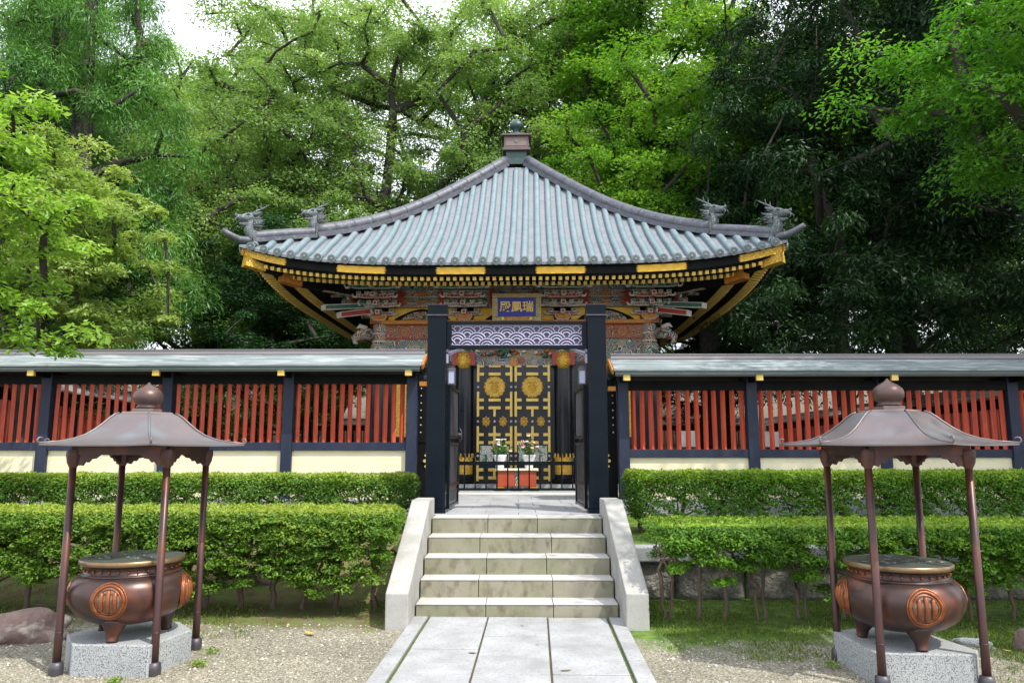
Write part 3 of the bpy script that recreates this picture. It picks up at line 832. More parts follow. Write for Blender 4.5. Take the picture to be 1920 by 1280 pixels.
def shrine_build():
    X4 = (-2.93, -1.065, 1.065, 2.93)
    root = shrine
    # podium and inner core
    s = MB(); s.bx(-3.35, 3.35, -3.35, 3.35, 0.55, 0.97); s.build('podium', 'granitegrey', root, bevel=0.01)
    s = MB(); s.bx(-2.86, 2.86, -2.86, 2.86, 0.96, 5.05); s.build('wall', 'black', root)
    # roof pieces for four sides
    P = side_parts()
    protos = []
    for name, mb, mats, _ in P:
        protos.append(mb.build(name, mats, root))
    # friezes, beams: one mesh kind per part, four sides
    def add(name, mb, mats, bevel=0.0):
        o = mb.build(name, mats, root, bevel=bevel); protos.append(o); return o
    s = MB(); s.bx(-2.93, 2.93, -3.00, -2.87, 4.075, 4.345, 0)
    for cx in (-2.35, -1.7, -0.55, 0.55, 1.7, 2.35):
        for r0, mi in ((0.128, 1), (0.104, 2), (0.082, 0)):
            s.tube([(cx, -3.0, 4.21), (cx, -3.012 - (0.128 - r0) * 0.3, 4.21)], r0, 20, mi)
    s.bx(-2.93, 2.93, -3.02, -2.9, 4.346, 4.362, 1); s.bx(-2.93, 2.93, -3.02, -2.9, 4.055, 4.074, 1)
    add('head_beam', s, ['redcarve', 'redpaint', 'orange'])
    s = MB(); s.bx(-2.93, 2.93, -2.97, -2.865, 3.56, 4.054, 0); add('carved_frieze', s, ['greycarve'])
    s = MB(); s.bx(-3.12, 3.12, -3.12, -2.86, 4.37, 4.452, 0); add('plate_beam', s, ['orange'], 0.008)
    # layered purlins and boards stepping out under the rafters
    s = MB()
    for t in range(4):
        y = -2.97 - 0.05 * t; z = 4.76 + 0.118 * t; e = 2.97 + 0.05 * t
        s.bx(-e, e, y, y + 0.05, z, z + 0.10, [2, 0, 2, 0][t])
        s.bx(-e - 0.01, e + 0.01, y - 0.012, y + 0.05, z + 0.1, z + 0.112, 3)
    for cx in (-2.0, 0, 2.0):     # red chevrons between the clusters
        for q in (-1, 1):
            for z in (4.77, 4.88, 4.99):
                s.poly([(cx + q * 0.42, z), (cx + q * 0.31, z + 0.05), (cx + q * 0.42, z + 0.10), (cx + q * 0.52, z + 0.10), (cx + q * 0.52, z)], -3.14, -3.10, 'y', 1)
        s.bx(cx - 0.11, cx + 0.11, -3.16, -3.1, 4.99, 5.06, 4); s.bx(cx - 0.09, cx + 0.09, -3.14, -3.08, 4.84, 4.88, 4)
    add('frieze_boards', s, ['greycarve', 'redpaint', 'polychrome', 'whitepaint', 'orange'])
    # gold wall panels with frog-leg struts
    for cx, wd in ((-2.0, 1.5), (0.0, 1.75), (2.0, 1.5)):
        s = MB(); s.bx(cx - wd / 2, cx + wd / 2, -2.94, -2.87, 4.455, 4.75, 0); add('gold_panel', s, ['gold'])
        s = MB()
        W, H = 0.62, 0.27
        out, inn = [], []
        for a in range(13):
            t = a / 12
            x = -W + 2 * W * t
            u = abs(x) / W
            out.append((cx + x, 4.455 + H * (1 - u ** 1.5) ** 0.8 + 0.035 * max(0, (u - 0.72)) * 3))
            inn.append((cx + x * 0.80, 4.455 + (H - 0.055) * max(0, 1 - u ** 2) ** 0.75))
        for a in range(12):
            q = [out[a], out[a + 1], inn[a + 1], inn[a]]
            s.add([(p[0], -2.99, p[1]) for p in q] + [(p[0], -2.94, p[1]) for p in q], [(0, 1, 2, 3), (7, 6, 5, 4), (0, 4, 5, 1), (3, 2, 6, 7)], 0)
        s.poly([(p[0], p[1]) for p in inn], -2.965, -2.941, 'y', 1)
        rr = random.Random(int(cx * 10) + 50)
        for k in range(16):
            a = rr.uniform(-0.8, 0.8); hh = (H - 0.09) * (1 - a * a) * rr.uniform(0.15, 0.95)
            px, pz = cx + a * 0.42, 4.47 + hh
            s.tube([(px - 0.03, -2.965, pz), (px, -2.99, pz + 0.02), (px + 0.035, -2.965, pz + 0.01)], [0.012, 0.03, 0.012], 6, rr.choice([2, 3, 4, 1]))
        add('frog_leg_strut', s, ['blackmatt', 'polychrome', 'greenpaint', 'whitepaint', 'gold'])
    # bracket clusters
    base = cluster().build('bracket_cluster', BM, root, loc=(-1.065, -2.95, 4.455))
    for x in (1.065,):
        c = base.copy(); COL.objects.link(c); c.location.x = x
    for k in range(1, 4):
        for x in (-1.065, 1.065):
            c = base.copy(); COL.objects.link(c)
            c.location = rotz(k * PI / 2) @ Vector((x, -2.95, 4.455)); c.rotation_euler.z = k * PI / 2
    # corner clusters with diagonal tail beams
    s = MB()
    s.join(cluster(), Matrix.Translation((0.0, -0.02, 0)))
    s.join(cluster(), rotz(PI / 2) @ Matrix.Translation((0, -0.02, 0)))
    for z, L, mi, th in ((0.02, 0.72, 1, 0.09), (0.13, 0.98, 2, 0.08)):
        a = Vector((0.05, -0.05, z + 0.22)); b = Vector((L, -L, z))
        s.beam(a, b, 0.15, th, mi)
        s.beam(a + Vector((0, 0, -th / 2 - 0.008)), b + Vector((0.008, -0.008, -th / 2 - 0.008)), 0.165, 0.014, 0)
        s.beam(a + Vector((0, 0, th / 2 + 0.008)), b + Vector((0.008, -0.008, th / 2 + 0.008)), 0.165, 0.014, 0)
        s.beam(b, b + Vector((0.012, -0.012, -0.002)), 0.165, th + 0.03, 0)
    for z, L in ((0.12, 0.50), (0.50, 1.0)):
        s.beam((0, 0, z), (L, -L, z + 0.02), 0.12, 0.09, 3)
    cc = s.build('corner_bracket', BM, root, loc=(2.93, -2.93, 4.455))
    for k in range(1, 4):
        c = cc.copy(); COL.objects.link(c)
        c.location = rotz(k * PI / 2) @ Vector((2.93, -2.93, 4.455)); c.rotation_euler.z = k * PI / 2
    # hip rafters with gold sleeves
    s = MB()
    def hz(w): return 4.89 + 0.42 * (w / WE) ** 4.2
    pts = [(w, -w, hz(w) + (5.1 - w) * 0.12) for w in (2.95, 3.5, 4.0, 4.3, 4.6, 4.85, 5.08)]
    for a, b in zip(pts[:-1], pts[1:]):
        s.beam(a, b, 0.17, 0.20, 0)
    s.beam(pts[-2], (5.13, -5.13, hz(5.13)), 0.20, 0.225, 1)
    s.beam((4.30, -4.30, hz(4.30) - 0.06), (4.60, -4.60, hz(4.6) - 0.07), 0.22, 0.18, 2)
    s.beam((2.9, -2.9, 5.0), (4.31, -4.31, hz(4.3) - 0.06), 0.16, 0.14, 0)
    protos.append(s.build('hip_rafter', ['blackmatt', 'goldrel', 'orange'], root))
    # hip ridges
    s = MB()
    W1 = [0.30 + (4.10 - 0.30) * i / 24 for i in range(25)]
    def rs(w): return zc(w) + 0.42 * (w / WE) ** 3
    c1 = [(w, -w, rs(w) + 0.17) for w in W1]
    s.tube(c1, [0.135] * 25, 12, 0)
    for i in range(24):
        s.beam((W1[i], -W1[i], rs(W1[i]) + 0.055), (W1[i + 1], -W1[i + 1], rs(W1[i + 1]) + 0.055), 0.30, 0.10, 0)
        if i % 2 == 0:
            w = W1[i]; s.tube([c1[i], c1[i + 1]][0:1] + [tuple(Vector(c1[i]) + (Vector(c1[i + 1]) - Vector(c1[i])).normalized() * 0.03)], 0.141, 12, 0)
    s.beam(c1[-1], tuple(Vector(c1[-1]) + Vector((0.03, -0.03, 0.0))), 0.26, 0.26, 0)
    W2 = [3.9 + (5.06 - 3.9) * i / 12 for i in range(13)]
    c2 = [(w, -w, rs(w) + 0.13) for w in W2]
    s.tube(c2, 0.105, 12, 0)
    for i in range(12):
        s.beam((W2[i], -W2[i], rs(W2[i]) + 0.035), (W2[i + 1], -W2[i + 1], rs(W2[i + 1]) + 0.035), 0.25, 0.08, 0)
    W3 = [4.9, 5.07, 5.22, 5.34, 5.46]
    s.tube([(w, -w, rs(min(w, WE)) + 0.05 + 0.9 * max(0, w - 5.15) ** 1.6) for w in W3], [0.075, 0.075, 0.07, 0.06, 0.045], 10, 0)
    protos.append(s.build('hip_ridge', ['ridge'], root))
    # dragon heads
    def dragon(sc):
        d = MB()
        d.tube([(-0.14, 0, -0.02), (0, 0, 0.0), (0.06, 0, 0.10), (0.03, 0, 0.20), (0.0, 0, 0.28)], [0.12, 0.125, 0.11, 0.095, 0.085], 12)
        d.tube([(-0.07, 0, 0.29), (0.02, 0, 0.315), (0.12, 0, 0.305), (0.22, 0, 0.285), (0.31, 0, 0.28), (0.36, 0, 0.265)], [0.075, 0.098, 0.082, 0.058, 0.05, 0.03], 12)
        d.tube([(0.33, 0, 0.31), (0.355, 0, 0.315), (0.36, 0, 0.28)], [0.025, 0.035, 0.03], 8)
        d.tube([(0.0, 0, 0.23), (0.12, 0, 0.185), (0.22, 0, 0.17), (0.29, 0, 0.175)], [0.06, 0.04, 0.032, 0.015], 10)
        for q in (-1, 1):
            d.tube([(0.02, q * 0.045, 0.38), (-0.10, q * 0.075, 0.455), (-0.24, q * 0.09, 0.53), (-0.36, q * 0.095, 0.60)], [0.026, 0.020, 0.013, 0.004], 6)
            d.tube([(-0.12, q * 0.08, 0.46), (-0.15, q * 0.10, 0.52), (-0.15, q * 0.11, 0.58)], [0.014, 0.010, 0.003], 5)
            d.tube([(0.09, q * 0.07, 0.345), (0.12, q * 0.08, 0.36), (0.15, q * 0.07, 0.345)], [0.02, 0.03, 0.015], 6)
            d.tube([(0.0, q * 0.07, 0.36), (-0.09, q * 0.14, 0.39), (-0.15, q * 0.15, 0.42)], [0.03, 0.025, 0.005], 6)
            d.tube([(0.34, q * 0.03, 0.27), (0.40, q * 0.06, 0.22), (0.36, q * 0.09, 0.14)], [0.012, 0.009, 0.003], 5)
            rg_ = random.Random(31 + q)
            for k in range(20):
                a = rg_.random(); t_ = rg_.uniform(0.10, 0.24)
                y = q * (0.02 + 0.075 * math.sin(a * PI)); z = 0.08 + 0.28 * a
                e = rg_.uniform(-0.02, 0.10)
                d.tube([(-0.01, y, z), (-0.01 - t_ * 0.5, y * 1.5, z + e * 0.3), (-0.01 - t_, y * rg_.uniform(1.3, 2.2), z + e)], [0.024, 0.014, 0.002], 5)
            for k in range(4):
                d.tube([(0.10 + k * 0.06, q * 0.04, 0.235 - 0.004 * k), (0.105 + k * 0.06, q * 0.04, 0.205)], [0.012, 0.003], 4)
        for k in range(6):
            d.tube([(-0.10 - 0.07 * k, 0, 0.09), (-0.12 - 0.07 * k, 0, 0.15 - 0.008 * k)], [0.03, 0.004], 5)
        return d.xf(Matrix.Scale(sc, 4))
    dm = dragon(1.0)
    base = None
    for w, sc in ((4.10, 0.98), (5.06, 1.0)):
        for k in range(4):
            if base is None:
                o = dm.build('dragon_head', 'dragon', root); base = o
            else:
                o = base.copy(); COL.objects.link(o)
            o.location = rotz(k * PI / 2) @ Vector((w, -w, rs(w) + (0.19 if w < 4.5 else 0.15)))
            o.rotation_euler.z = -PI / 4 + k * PI / 2
            o.scale = (sc * 0.88, sc * 0.88, sc * 1.12)
    for o in protos:
        for k in range(1, 4):
            c = o.copy(); COL.objects.link(c)
            c.rotation_euler.z = k * PI / 2
    # finial
    fr = bpy.data.objects.new('finial', None); COL.objects.link(fr); fr.parent = root; fr.location = (0, 0, 9.2)
    s = MB(); s.bx(-0.27, 0.27, -0.27, 0.27, -0.1, 0.26, 1)
    s.bx(-0.36, 0.36, -0.36, 0.36, 0.26, 0.33, 0); s.bx(-0.32, 0.32, -0.32, 0.32, 0.33, 0.66, 0); s.bx(-0.39, 0.39, -0.39, 0.39, 0.655, 0.70, 0)
    for k in range(4):
        t = MB(); t.bx(-0.27, 0.27, -0.326, -0.316, 0.385, 0.60, 0); t.tube([(0, -0.325, 0.52), (0, -0.34, 0.52)], 0.05, 12, 0)
        s.join(t, rotz(k * PI / 2), 2)
    s.build('box', ['boxcopper', 'finial', 'boxlight'], fr, bevel=0.008)
    s = MB(); s.lathe([(0, 0.70), (0.30, 0.70), (0.28, 0.76), (0.18, 0.83), (0.09, 0.87), (0.075, 0.91), (0.10, 0.93), (0.10, 0.95), (0.14, 0.97), (0.18, 1.03), (0.185, 1.09), (0.15, 1.16), (0.09, 1.205), (0.04, 1.24), (0.02, 1.29), (0, 1.33)], 28)
    s.build('orb', 'finial', fr)
    # columns
    col = None
    def column(x, y, mids):
        o = bpy.data.objects.new('column', None); COL.objects.link(o); o.parent = root; o.location = (x, y, 0)
        s = MB(); s.lathe([(0, 0.97), (0.27, 0.97), (0.29, 1.0), (0.27, 1.05), (0.21, 1.07), (0, 1.07)], 24); s.build('plinth', 'blackmatt', o)
        s = MB(); s.lathe([(0.19, 1.07), (0.19, 3.55)], 28); s.build('shaft', 'black', o)
        s = MB(); s.lathe([(0.198, 1.16), (0.201, 1.17), (0.201, 1.50), (0.198, 1.52)], 28)
        for k in range(14):
            a = 2 * PI * k / 14
            s.tube([(0.2 * math.cos(a), 0.2 * math.sin(a), 1.5), (0.2 * math.cos(a), 0.2 * math.sin(a), 1.60)], [0.028, 0.012], 6)
        s.build('gold_sleeve', 'goldrel', o)
        s = MB(); s.lathe([(0.194, 3.5), (0.196, 3.51), (0.196, 3.9), (0.155, 3.98), (0.155, 4.37), (0.2, 4.43), (0.2, 4.455), (0, 4.455)], 28, mi=0)
        s.lathe([(0.16, 3.985), (0.178, 4.0), (0.16, 4.02)], 28, mi=1); s.lathe([(0.158, 4.16), (0.17, 4.17), (0.158, 4.185)], 28, mi=1)
        s.build('painted_head', ['polychrome', 'whitepaint'], o)
        return o
    pts = []
    for k in range(4):
        for x in X4[:3]:
            pts.append(rotz(k * PI / 2) @ Vector((x, -2.93, 0)))
    c0 = column(pts[0][0], pts[0][1], 0)
    for p in pts[1:]:
        c = copy_tree(c0, root); c.location = p
    # elephant-nose carvings at the corners
    for q in (-1, 1):
        s = MB()
        s.tube([(q * 3.1, -2.95, 4.18), (q * 3.3, -3.05, 4.16), (q * 3.45, -3.12, 4.06), (q * 3.42, -3.15, 3.96), (q * 3.36, -3.14, 3.94)], [0.13, 0.13, 0.08, 0.05, 0.02], 10, 0)
        s.tube([(q * 3.2, -3.05, 4.28), (q * 3.34, -3.12, 4.33), (q * 3.40, -3.14, 4.27)], [0.06, 0.05, 0.01], 8, 1)
        s.tube([(q * 3.15, -3.08, 4.12), (q * 3.22, -3.22, 4.10), (q * 3.2, -3.33, 4.16)], [0.10, 0.07, 0.03], 8, 0)
        s.build('nose_carving', ['polychrome', 'whitepaint'], root)
    # side bay fronts: lattice windows with gold strips, stone-white studs
    for q in (-1, 1):
        s = MB()
        s.bx(q * 1.35, q * 2.68, -2.90, -2.862, 1.3, 3.5, 0)
        for i in range(5):
            for j in range(7):
                s.tube([(q * (1.45 + i * 0.28), -2.90, 1.5 + j * 0.31), (q * (1.45 + i * 0.28), -2.915, 1.5 + j * 0.31)], [0.018, 0.008], 8, 2)
        s.bx(q * 2.26, q * 2.55, -2.925, -2.9, 1.95, 3.45, 1)
        s.bx(q * 1.3, q * 2.74, -2.94, -2.87, 3.50, 3.56, 0); s.bx(q * 1.3, q * 2.74, -2.97, -2.87, 1.24, 1.34, 0)
        s.build('window_panel', ['black', 'goldrel', 'whitepaint'], root)
    # central carvings over the door
    s = MB(); s.bx(-0.88, 0.88, -3.02, -2.9, 3.47, 3.62, 0); s.bx(-0.07, 0.07, -3.035, -3.0, 3.46, 3.62, 1); s.build('door_lintel', ['greycarve', 'orange'], root)
    s = MB()
    rr = random.Random(5)
    for k in range(46):
        x = rr.uniform(-0.85, 0.85); z = rr.uniform(3.64, 3.92)
        s.tube([(x - 0.06, -2.98, z - 0.02), (x, -3.05, z + rr.uniform(-0.02, 0.03)), (x + 0.06, -2.98, z)], [0.012, 0.034, 0.012], 7, rr.choice([0, 1, 2, 3, 4]))
    for k in range(8):
        a = 2 * PI * k / 8
        s.tube([(-0.17, -3.04, 3.80), (-0.17 + 0.09 * math.cos(a), -3.06, 3.80 + 0.07 * math.sin(a))], [0.02, 0.035], 7, 1)
        s.tube([(-0.36, -3.04, 3.86), (-0.36 + 0.07 * math.cos(a), -3.06, 3.86 + 0.06 * math.sin(a))], [0.015, 0.025], 7, 0)
    s.build('transom_carving', ['whitepaint', 'greenpaint', 'orange', 'greycarve', 'redpaint'], root)
    for q in (-1, 1):
        s = MB()
        cx, cz = q * 1.065, 3.60
        s.bx(cx - 0.24, cx - 0.14, -3.20, -3.12, 3.46, 3.74, 1); s.bx(cx + 0.14, cx + 0.24, -3.20, -3.12, 3.46, 3.74, 1); s.bx(cx - 0.24, cx + 0.24, -3.19, -3.12, 3.66, 3.74, 1)
        s.lathe([(0, 0), (0.10, 0.02), (0.15, 0.10), (0.165, 0.2), (0.13, 0.32), (0.07, 0.38), (0, 0.40)], 16, (cx, -3.14, 3.38), 0)
        for k in range(12):
            a = 2 * PI * k / 12
            s.tube([(cx + 0.08 * math.cos(a), -3.285, 3.57 + 0.10 * math.sin(a)), (cx + 0.135 * math.cos(a), -3.26, 3.57 + 0.165 * math.sin(a))], [0.022, 0.018], 6, 0)
        s.build('gold_boss', ['goldrel', 'redpaint'], root)
shrine_build()

def shrine_doors():
    """two lacquered leaves, x 0..0.80, z 0.99..3.50"""
    zt, zb, W = 3.50, 0.99, 0.80
    def zy(y): return zb + (zt - zb) * (905 - y) / (905 - 680)      # heights read off the photograph's door
    leaf = bpy.data.objects.new('door_leaf', None); COL.objects.link(leaf); leaf.parent = shrine; leaf.location = (0, -3.0, 0)
    s = MB(); s.bx(0.004, W, 0, 0.06, zb, zt); s.build('panel', 'black', leaf)
    f = MB()
    T = 0.026
    rows = [683, 699, 749, 764, 815, 830, 881, 896]
    stud_y = [724, 790, 855]
    for x in (0.045, 0.755):
        for a, b in ((680, 714), (733, 781), (799, 848), (864, 902)):
            f.bx(x - T, x + T, -0.022, -0.001, zy(b), zy(a))
    for i, y in enumerate(rows):
        z = zy(y)
        f.bx(0.045 + T, 0.17, -0.018, -0.001, z - 0.032, z + 0.032)
        f.bx(0.755 - T, 0.63, -0.018, -0.001, z - 0.032, z + 0.032)
        f.bx(0.27, 0.53, -0.018, -0.001, z - 0.032, z + 0.032)
    for a, b in ((764, 781), (799, 848), (881, 896)):
        f.bx(0.40 - T, 0.40 + T, -0.0195, -0.001, zy(b), zy(a))
    f.build('gold_frame', 'goldpale', leaf, bevel=0.006)
    for y in rows:
        s = MB(); s.bx(0.0, W, -0.008, -0.001, zy(y) - 0.045, zy(y) + 0.045); s.build('rail', 'black', leaf)
    s = MB()
    for y in stud_y:
        for x in (0.045, 0.755) + ((0.40,) if y > 750 else ()):
            s.lathe([(0.026, 0), (0.022, 0.016), (0.010, 0.024), (0, 0.026)], 12, (0, 0, 0))
            m = Matrix.Translation((x, -0.002, zy(y))) @ Matrix.Rotation(PI / 2, 4, 'X')
            k = 4 * 12
            for i in range(len(s.v) - k, len(s.v)): s.v[i] = tuple(m @ Vector(s.v[i]))
    s.build('stud', 'whitepaint', leaf)
    # big round crest: scalloped disc, rings and scrolls
    s = MB(); cx, cz = 0.40, zy(724); Rr = 0.235
    outl = []
    for k in range(96):
        a = 2 * PI * k / 96
        r = Rr * (0.93 + 0.07 * math.cos(a * 16) + 0.02 * math.cos(a * 32))
        outl.append((cx + r * math.cos(a), cz + r * math.sin(a)))
    s.poly(outl, -0.016, -0.002, 'y', 0)
    for rr, th in ((0.185, 0.012), (0.15, 0.010)):
        s.tube([(cx + rr * math.cos(2 * PI * k / 32), -0.020, cz + rr * math.sin(2 * PI * k / 32)) for k in range(33)], th, 6, 1, caps=False)
    for k in range(16):
        a = 2 * PI * (k + .5) / 16
        s.tube([(cx + 0.20 * math.cos(a), -0.018, cz + 0.20 * math.sin(a)), (cx + 0.225 * math.cos(a), -0.026, cz + 0.225 * math.sin(a))], [0.014, 0.018], 6, 0)
    for z0, L in ((0.05, 0.06), (0.015, 0.10), (-0.025, 0.085), (-0.065, 0.10), (-0.10, 0.06)):
        s.tube([(cx - L, -0.018, cz + z0 - 0.012), (cx - L * 0.4, -0.028, cz + z0 + 0.01), (cx, -0.02, cz + z0 - 0.006), (cx + L * 0.4, -0.028, cz + z0 + 0.01), (cx + L, -0.018, cz + z0 - 0.012)], [0.006, 0.014, 0.008, 0.014, 0.006], 6, 0)
    for q in (-1, 1):
        s.tube([(cx + q * 0.02, -0.018, cz + 0.085), (cx + q * 0.06, -0.03, cz + 0.105), (cx + q * 0.10, -0.018, cz + 0.08)], [0.008, 0.016, 0.006], 6, 0)
    s.build('round_crest', ['goldrel', 'goldpale'], leaf)
    for x in (0.22, 0.58):
        s = MB(); cz = zy(790)
        s.tube([(x, -0.004, cz), (x, -0.03, cz)], [0.035, 0.025], 12)
        for k in range(8):
            a = 2 * PI * k / 8
            p = Vector((x + 0.06 * math.cos(a), -0.014, cz + 0.075 * math.sin(a)))
            s.tube([(x + 0.02 * math.cos(a), -0.01, cz + 0.02 * math.sin(a)), p, (x + 0.09 * math.cos(a), -0.012, cz + 0.115 * math.sin(a))], [0.008, 0.012, 0.006], 6)
            s.tube([p + Vector((0.024 * math.cos(t), 0, 0.024 * math.sin(t))) for t in [2 * PI * j / 8 for j in range(9)]], 0.006, 5, caps=False)
        s.build('rosette', 'goldrel', leaf)
    for x0, x1 in ((0.09, 0.365), (0.435, 0.71)):
        s = MB(); s.bx(x0, x1, -0.014, -0.001, zy(866), zy(836)); s.build('carved_inset', 'whitecarve', leaf)
    c = copy_tree(leaf, shrine)
    c.location = (-0.808, -3.0, 0)
shrine_doors()

# name plaque, leaning forward under the eaves
def plaque():
    root = thing('name_plaque', 'blue board with three gold characters in a carved gold frame above the gate', 'plaque', (0.0, 15.35, 4.335))
    root.rotation_euler = (R(8), 0, R(-1))
    s = MB(); s.bx(-0.40, 0.40, -0.02, 0.0, 0.09, 0.50); s.build('board', 'blue', root)
    s = MB()
    for x0, x1, z0, z1 in ((-0.51, 0.51, 0.485, 0.575), (-0.51, 0.51, 0.0, 0.085), (-0.51, -0.395, 0.086, 0.484), (0.395, 0.51, 0.086, 0.484)):
        s.bx(x0, x1, -0.055, 0.02, z0, z1)
    s.build('frame', carved('gold_scroll_frame', [(0.5, 0.3, 0.05), (0.42, 0.22, 0.04), (0.5, 0.4, 0.16)], (0.62, 0.56, 0.36), 24, 0.14), root, bevel=0.012)
    s = MB(); s.bx(-0.32, 0.32, -0.062, -0.055, 0.02, 0.055, 0)
    s.build('lower_strip', 'orange', root)
    for q in (-1, 1):
        s = MB(); s.lathe([(0, -0.02), (0.04, -0.02), (0.045, 0.02), (0.03, 0.055), (0, 0.06)], 14, (q * 0.29, -0.075, 0.03)); s.build('knob', 'goldpale', root)
    for i, ch in enumerate('殿鳳瑞'):
        cu = bpy.data.curves.new('character', 'FONT')
        cu.body = ch; cu.size = 0.235; cu.extrude = 0.006; cu.align_x = 'CENTER'; cu.offset = 0.0035
        t = bpy.data.objects.new('tmp', cu); COL.objects.link(t)
        dg = bpy.context.evaluated_depsgraph_get()
        me = bpy.data.meshes.new_from_object(t.evaluated_get(dg))
        bpy.data.objects.remove(t)
        me.materials.clear(); me.materials.append(M['goldpale'])
        o = bpy.data.objects.new('character', me); COL.objects.link(o); o.parent = root
        o.rotation_euler = (PI / 2, 0, 0); o.location = (-0.235 + 0.235 * i, -0.027, 0.21)
plaque()

# ================================================================== BLACK GATE
def gate():
    root = thing('black_metal_gate', 'tall black metal gate, two square posts under a white wave lattice, leaves standing open', 'gate', (0, 9.75, 0.87))
    for q in (-1, 1):
        p = bpy.data.objects.new('post', None); COL.objects.link(p); p.parent = root; p.location = (q * 1.043, 0, 0)
        s = MB(); s.bx(-0.121, 0.121, -0.121, 0.121, 0.05, 2.53); s.build('shaft', 'gate', p, bevel=0.008)
        s = MB(); s.bx(-0.135, 0.135, -0.135, 0.135, 2.531, 2.548, 1); s.bx(-0.126, 0.126, -0.126, 0.126, 2.548, 2.675, 0); s.bx(-0.133, 0.133, -0.133, 0.133, 2.675, 2.682, 1)
        s.build('cap', ['gate', 'footmetal'], p)
        s = MB(); s.bx(-0.14, 0.14, -0.14, 0.14, 0.0, 0.05); s.build('base_plate', 'gate', p, bevel=0.005)
        # wall lamp on the inner side
        l_ = bpy.data.objects.new('lamp', None); COL.objects.link(l_); l_.parent = root; l_.location = (-q * 0.0 + q * 0.86, 0.10, 1.66)
        s = MB(); s.lathe([(0.03, 0.235), (0.055, 0.215), (0.075, 0.18), (0.075, 0.17), (0, 0.17)], 4, rot=PI / 4, smooth=False); s.bx(-0.05, 0.05, -0.05, 0.05, -0.02, 0.0)
        for a in (-1, 1):
            for b in (-1, 1):
                s.bx(a * 0.045 - 0.006, a * 0.045 + 0.006, b * 0.045 - 0.006, b * 0.045 + 0.006, 0, 0.17)
        s.bx(min(0, q * 0.07), max(0, q * 0.07), -0.015, 0.015, -0.03, -0.005)
        s.build('lamp_frame', 'footmetal', l_)
        s = MB(); s.bx(-0.041, 0.041, -0.041, 0.041, 0.001, 0.169); s.build('lamp_glass', 'glass', l_)
        # bracket under the lintel
        s = MB()
        s.beam((q * 0.92, 0, 2.05), (q * 0.60, 0, 2.155), 0.05, 0.02)
        s.bx(q * 0.90, q * 0.922, -0.025, 0.025, 1.92, 2.17)
        for k in range(7):
            t = k / 6
            s.tube([(q * (0.90 - 0.26 * t), 0, 2.16), (q * (0.905 - 0.20 * t), 0, 2.10 - 0.08 * (1 - t)), (q * 0.91, 0, 2.13 - 0.16 * (1 - t))], 0.006, 5)
        s.build('corner_bracket', 'wave', root)
    # lintel frame
    lt = bpy.data.objects.new('lintel', None); COL.objects.link(lt); lt.parent = root
    z0, z1 = 2.150, 2.425
    s = MB()
    s.bx(-0.922, 0.922, -0.06, 0.06, z1, z1 + 0.045); s.bx(-0.922, 0.922, -0.06, 0.06, z0 - 0.045, z0)
    s.bx(-0.922, -0.865, -0.06, 0.06, z0, z1); s.bx(0.865, 0.922, -0.06, 0.06, z0, z1)
    s.build('frame', 'gate', lt, bevel=0.004)
    s = MB(); s.bx(-0.865, 0.865, 0.0, 0.012, z0, z1); s.build('backing', 'wavebg', lt)
    # overlapping-wave lattice, modelled as arcs
    s = MB()
    r = 0.131
    rows = []
    for j in range(-2, 8):
        zc_ = z0 - 0.03 + (j - 1) * r * 0.62
        rows.append([((i + (0.5 if j % 2 else 0)) * 2 * r, zc_) for i in range(-5, 6)])
    def covered(x, z, j):
        for jj in range(j - 1, j - 3, -1):
            if jj < 0: continue
            for cx, cz in rows[jj]:
                if (x - cx) ** 2 + (z - cz) ** 2 < (r * 1.001) ** 2: return True
        return False
    for j, row in enumerate(rows):
        for cx, cz in row:
            for rr in (r * 0.93, r * 0.64, r * 0.36):
                run = []
                for k in range(0, 41):
                    a = PI * k / 40
                    x, z = cx + rr * math.cos(a), cz + rr * math.sin(a)
                    ok = abs(x) < 0.862 and z0 + 0.004 < z < z1 - 0.004 and not covered(x, z, j)
                    if ok: run.append((x, -0.008, z))
                    if (not ok or k == 40) and run:
                        if len(run) > 1: s.tube(run, 0.0105, 5)
                        run = []
    s.bx(-0.865, 0.865, -0.014, -0.002, z0, z0 + 0.012); s.bx(-0.865, 0.865, -0.014, -0.002, z1 - 0.012, z1)
    s.build('wave_lattice', 'wave', lt)
    # leaves, swung inwards
    def leaf():
        o = bpy.data.objects.new('gate_leaf', None); COL.objects.link(o); o.parent = root
        s = MB()
        for a, b in ((0.0, 0.045), (0.895, 0.94)):
            s.bx(-0.022, 0.022, a, b, 0.04, 1.72 if a == 0 else 1.60)
        for z in (0.05, 0.32, 0.86, 0.95, 1.60):
            s.bx(-0.020, 0.020, 0.045, 0.895, z, z + 0.035)
        s.tube([(0, 0, 1.72), (0, 0.1, 1.70), (0, 0.3, 1.64), (0, 0.5, 1.62), (0, 0.7, 1.61), (0, 0.92, 1.61)], 0.018, 6)
        s.build('leaf_frame', 'gate', o, bevel=0.003)
        s = MB()
        s.bx(-0.006, 0.006, 0.045, 0.895, 0.085, 0.32); s.bx(-0.004, 0.004, 0.045, 0.895, 0.355, 0.86)
        s.build('leaf_panel', 'grillbg', o)
        s = MB()
        for k in range(12):
            y = 0.105 + k * 0.067
            s.bx(-0.009, 0.009, y - 0.008, y + 0.008, 0.985, 1.6)
            s.bx(-0.012, 0.012, y - 0.008, y + 0.008, 0.355, 0.86)
        for k in range(6):
            yc = 0.12 + k * 0.14
            s.tube([(0, yc + 0.05 * math.cos(t), 0.20 + 0.08 * math.sin(t)) for t in [2 * PI * j / 14 for j in range(15)]], 0.011, 5, caps=False)
        s.build('leaf_bars', 'footmetal', o)
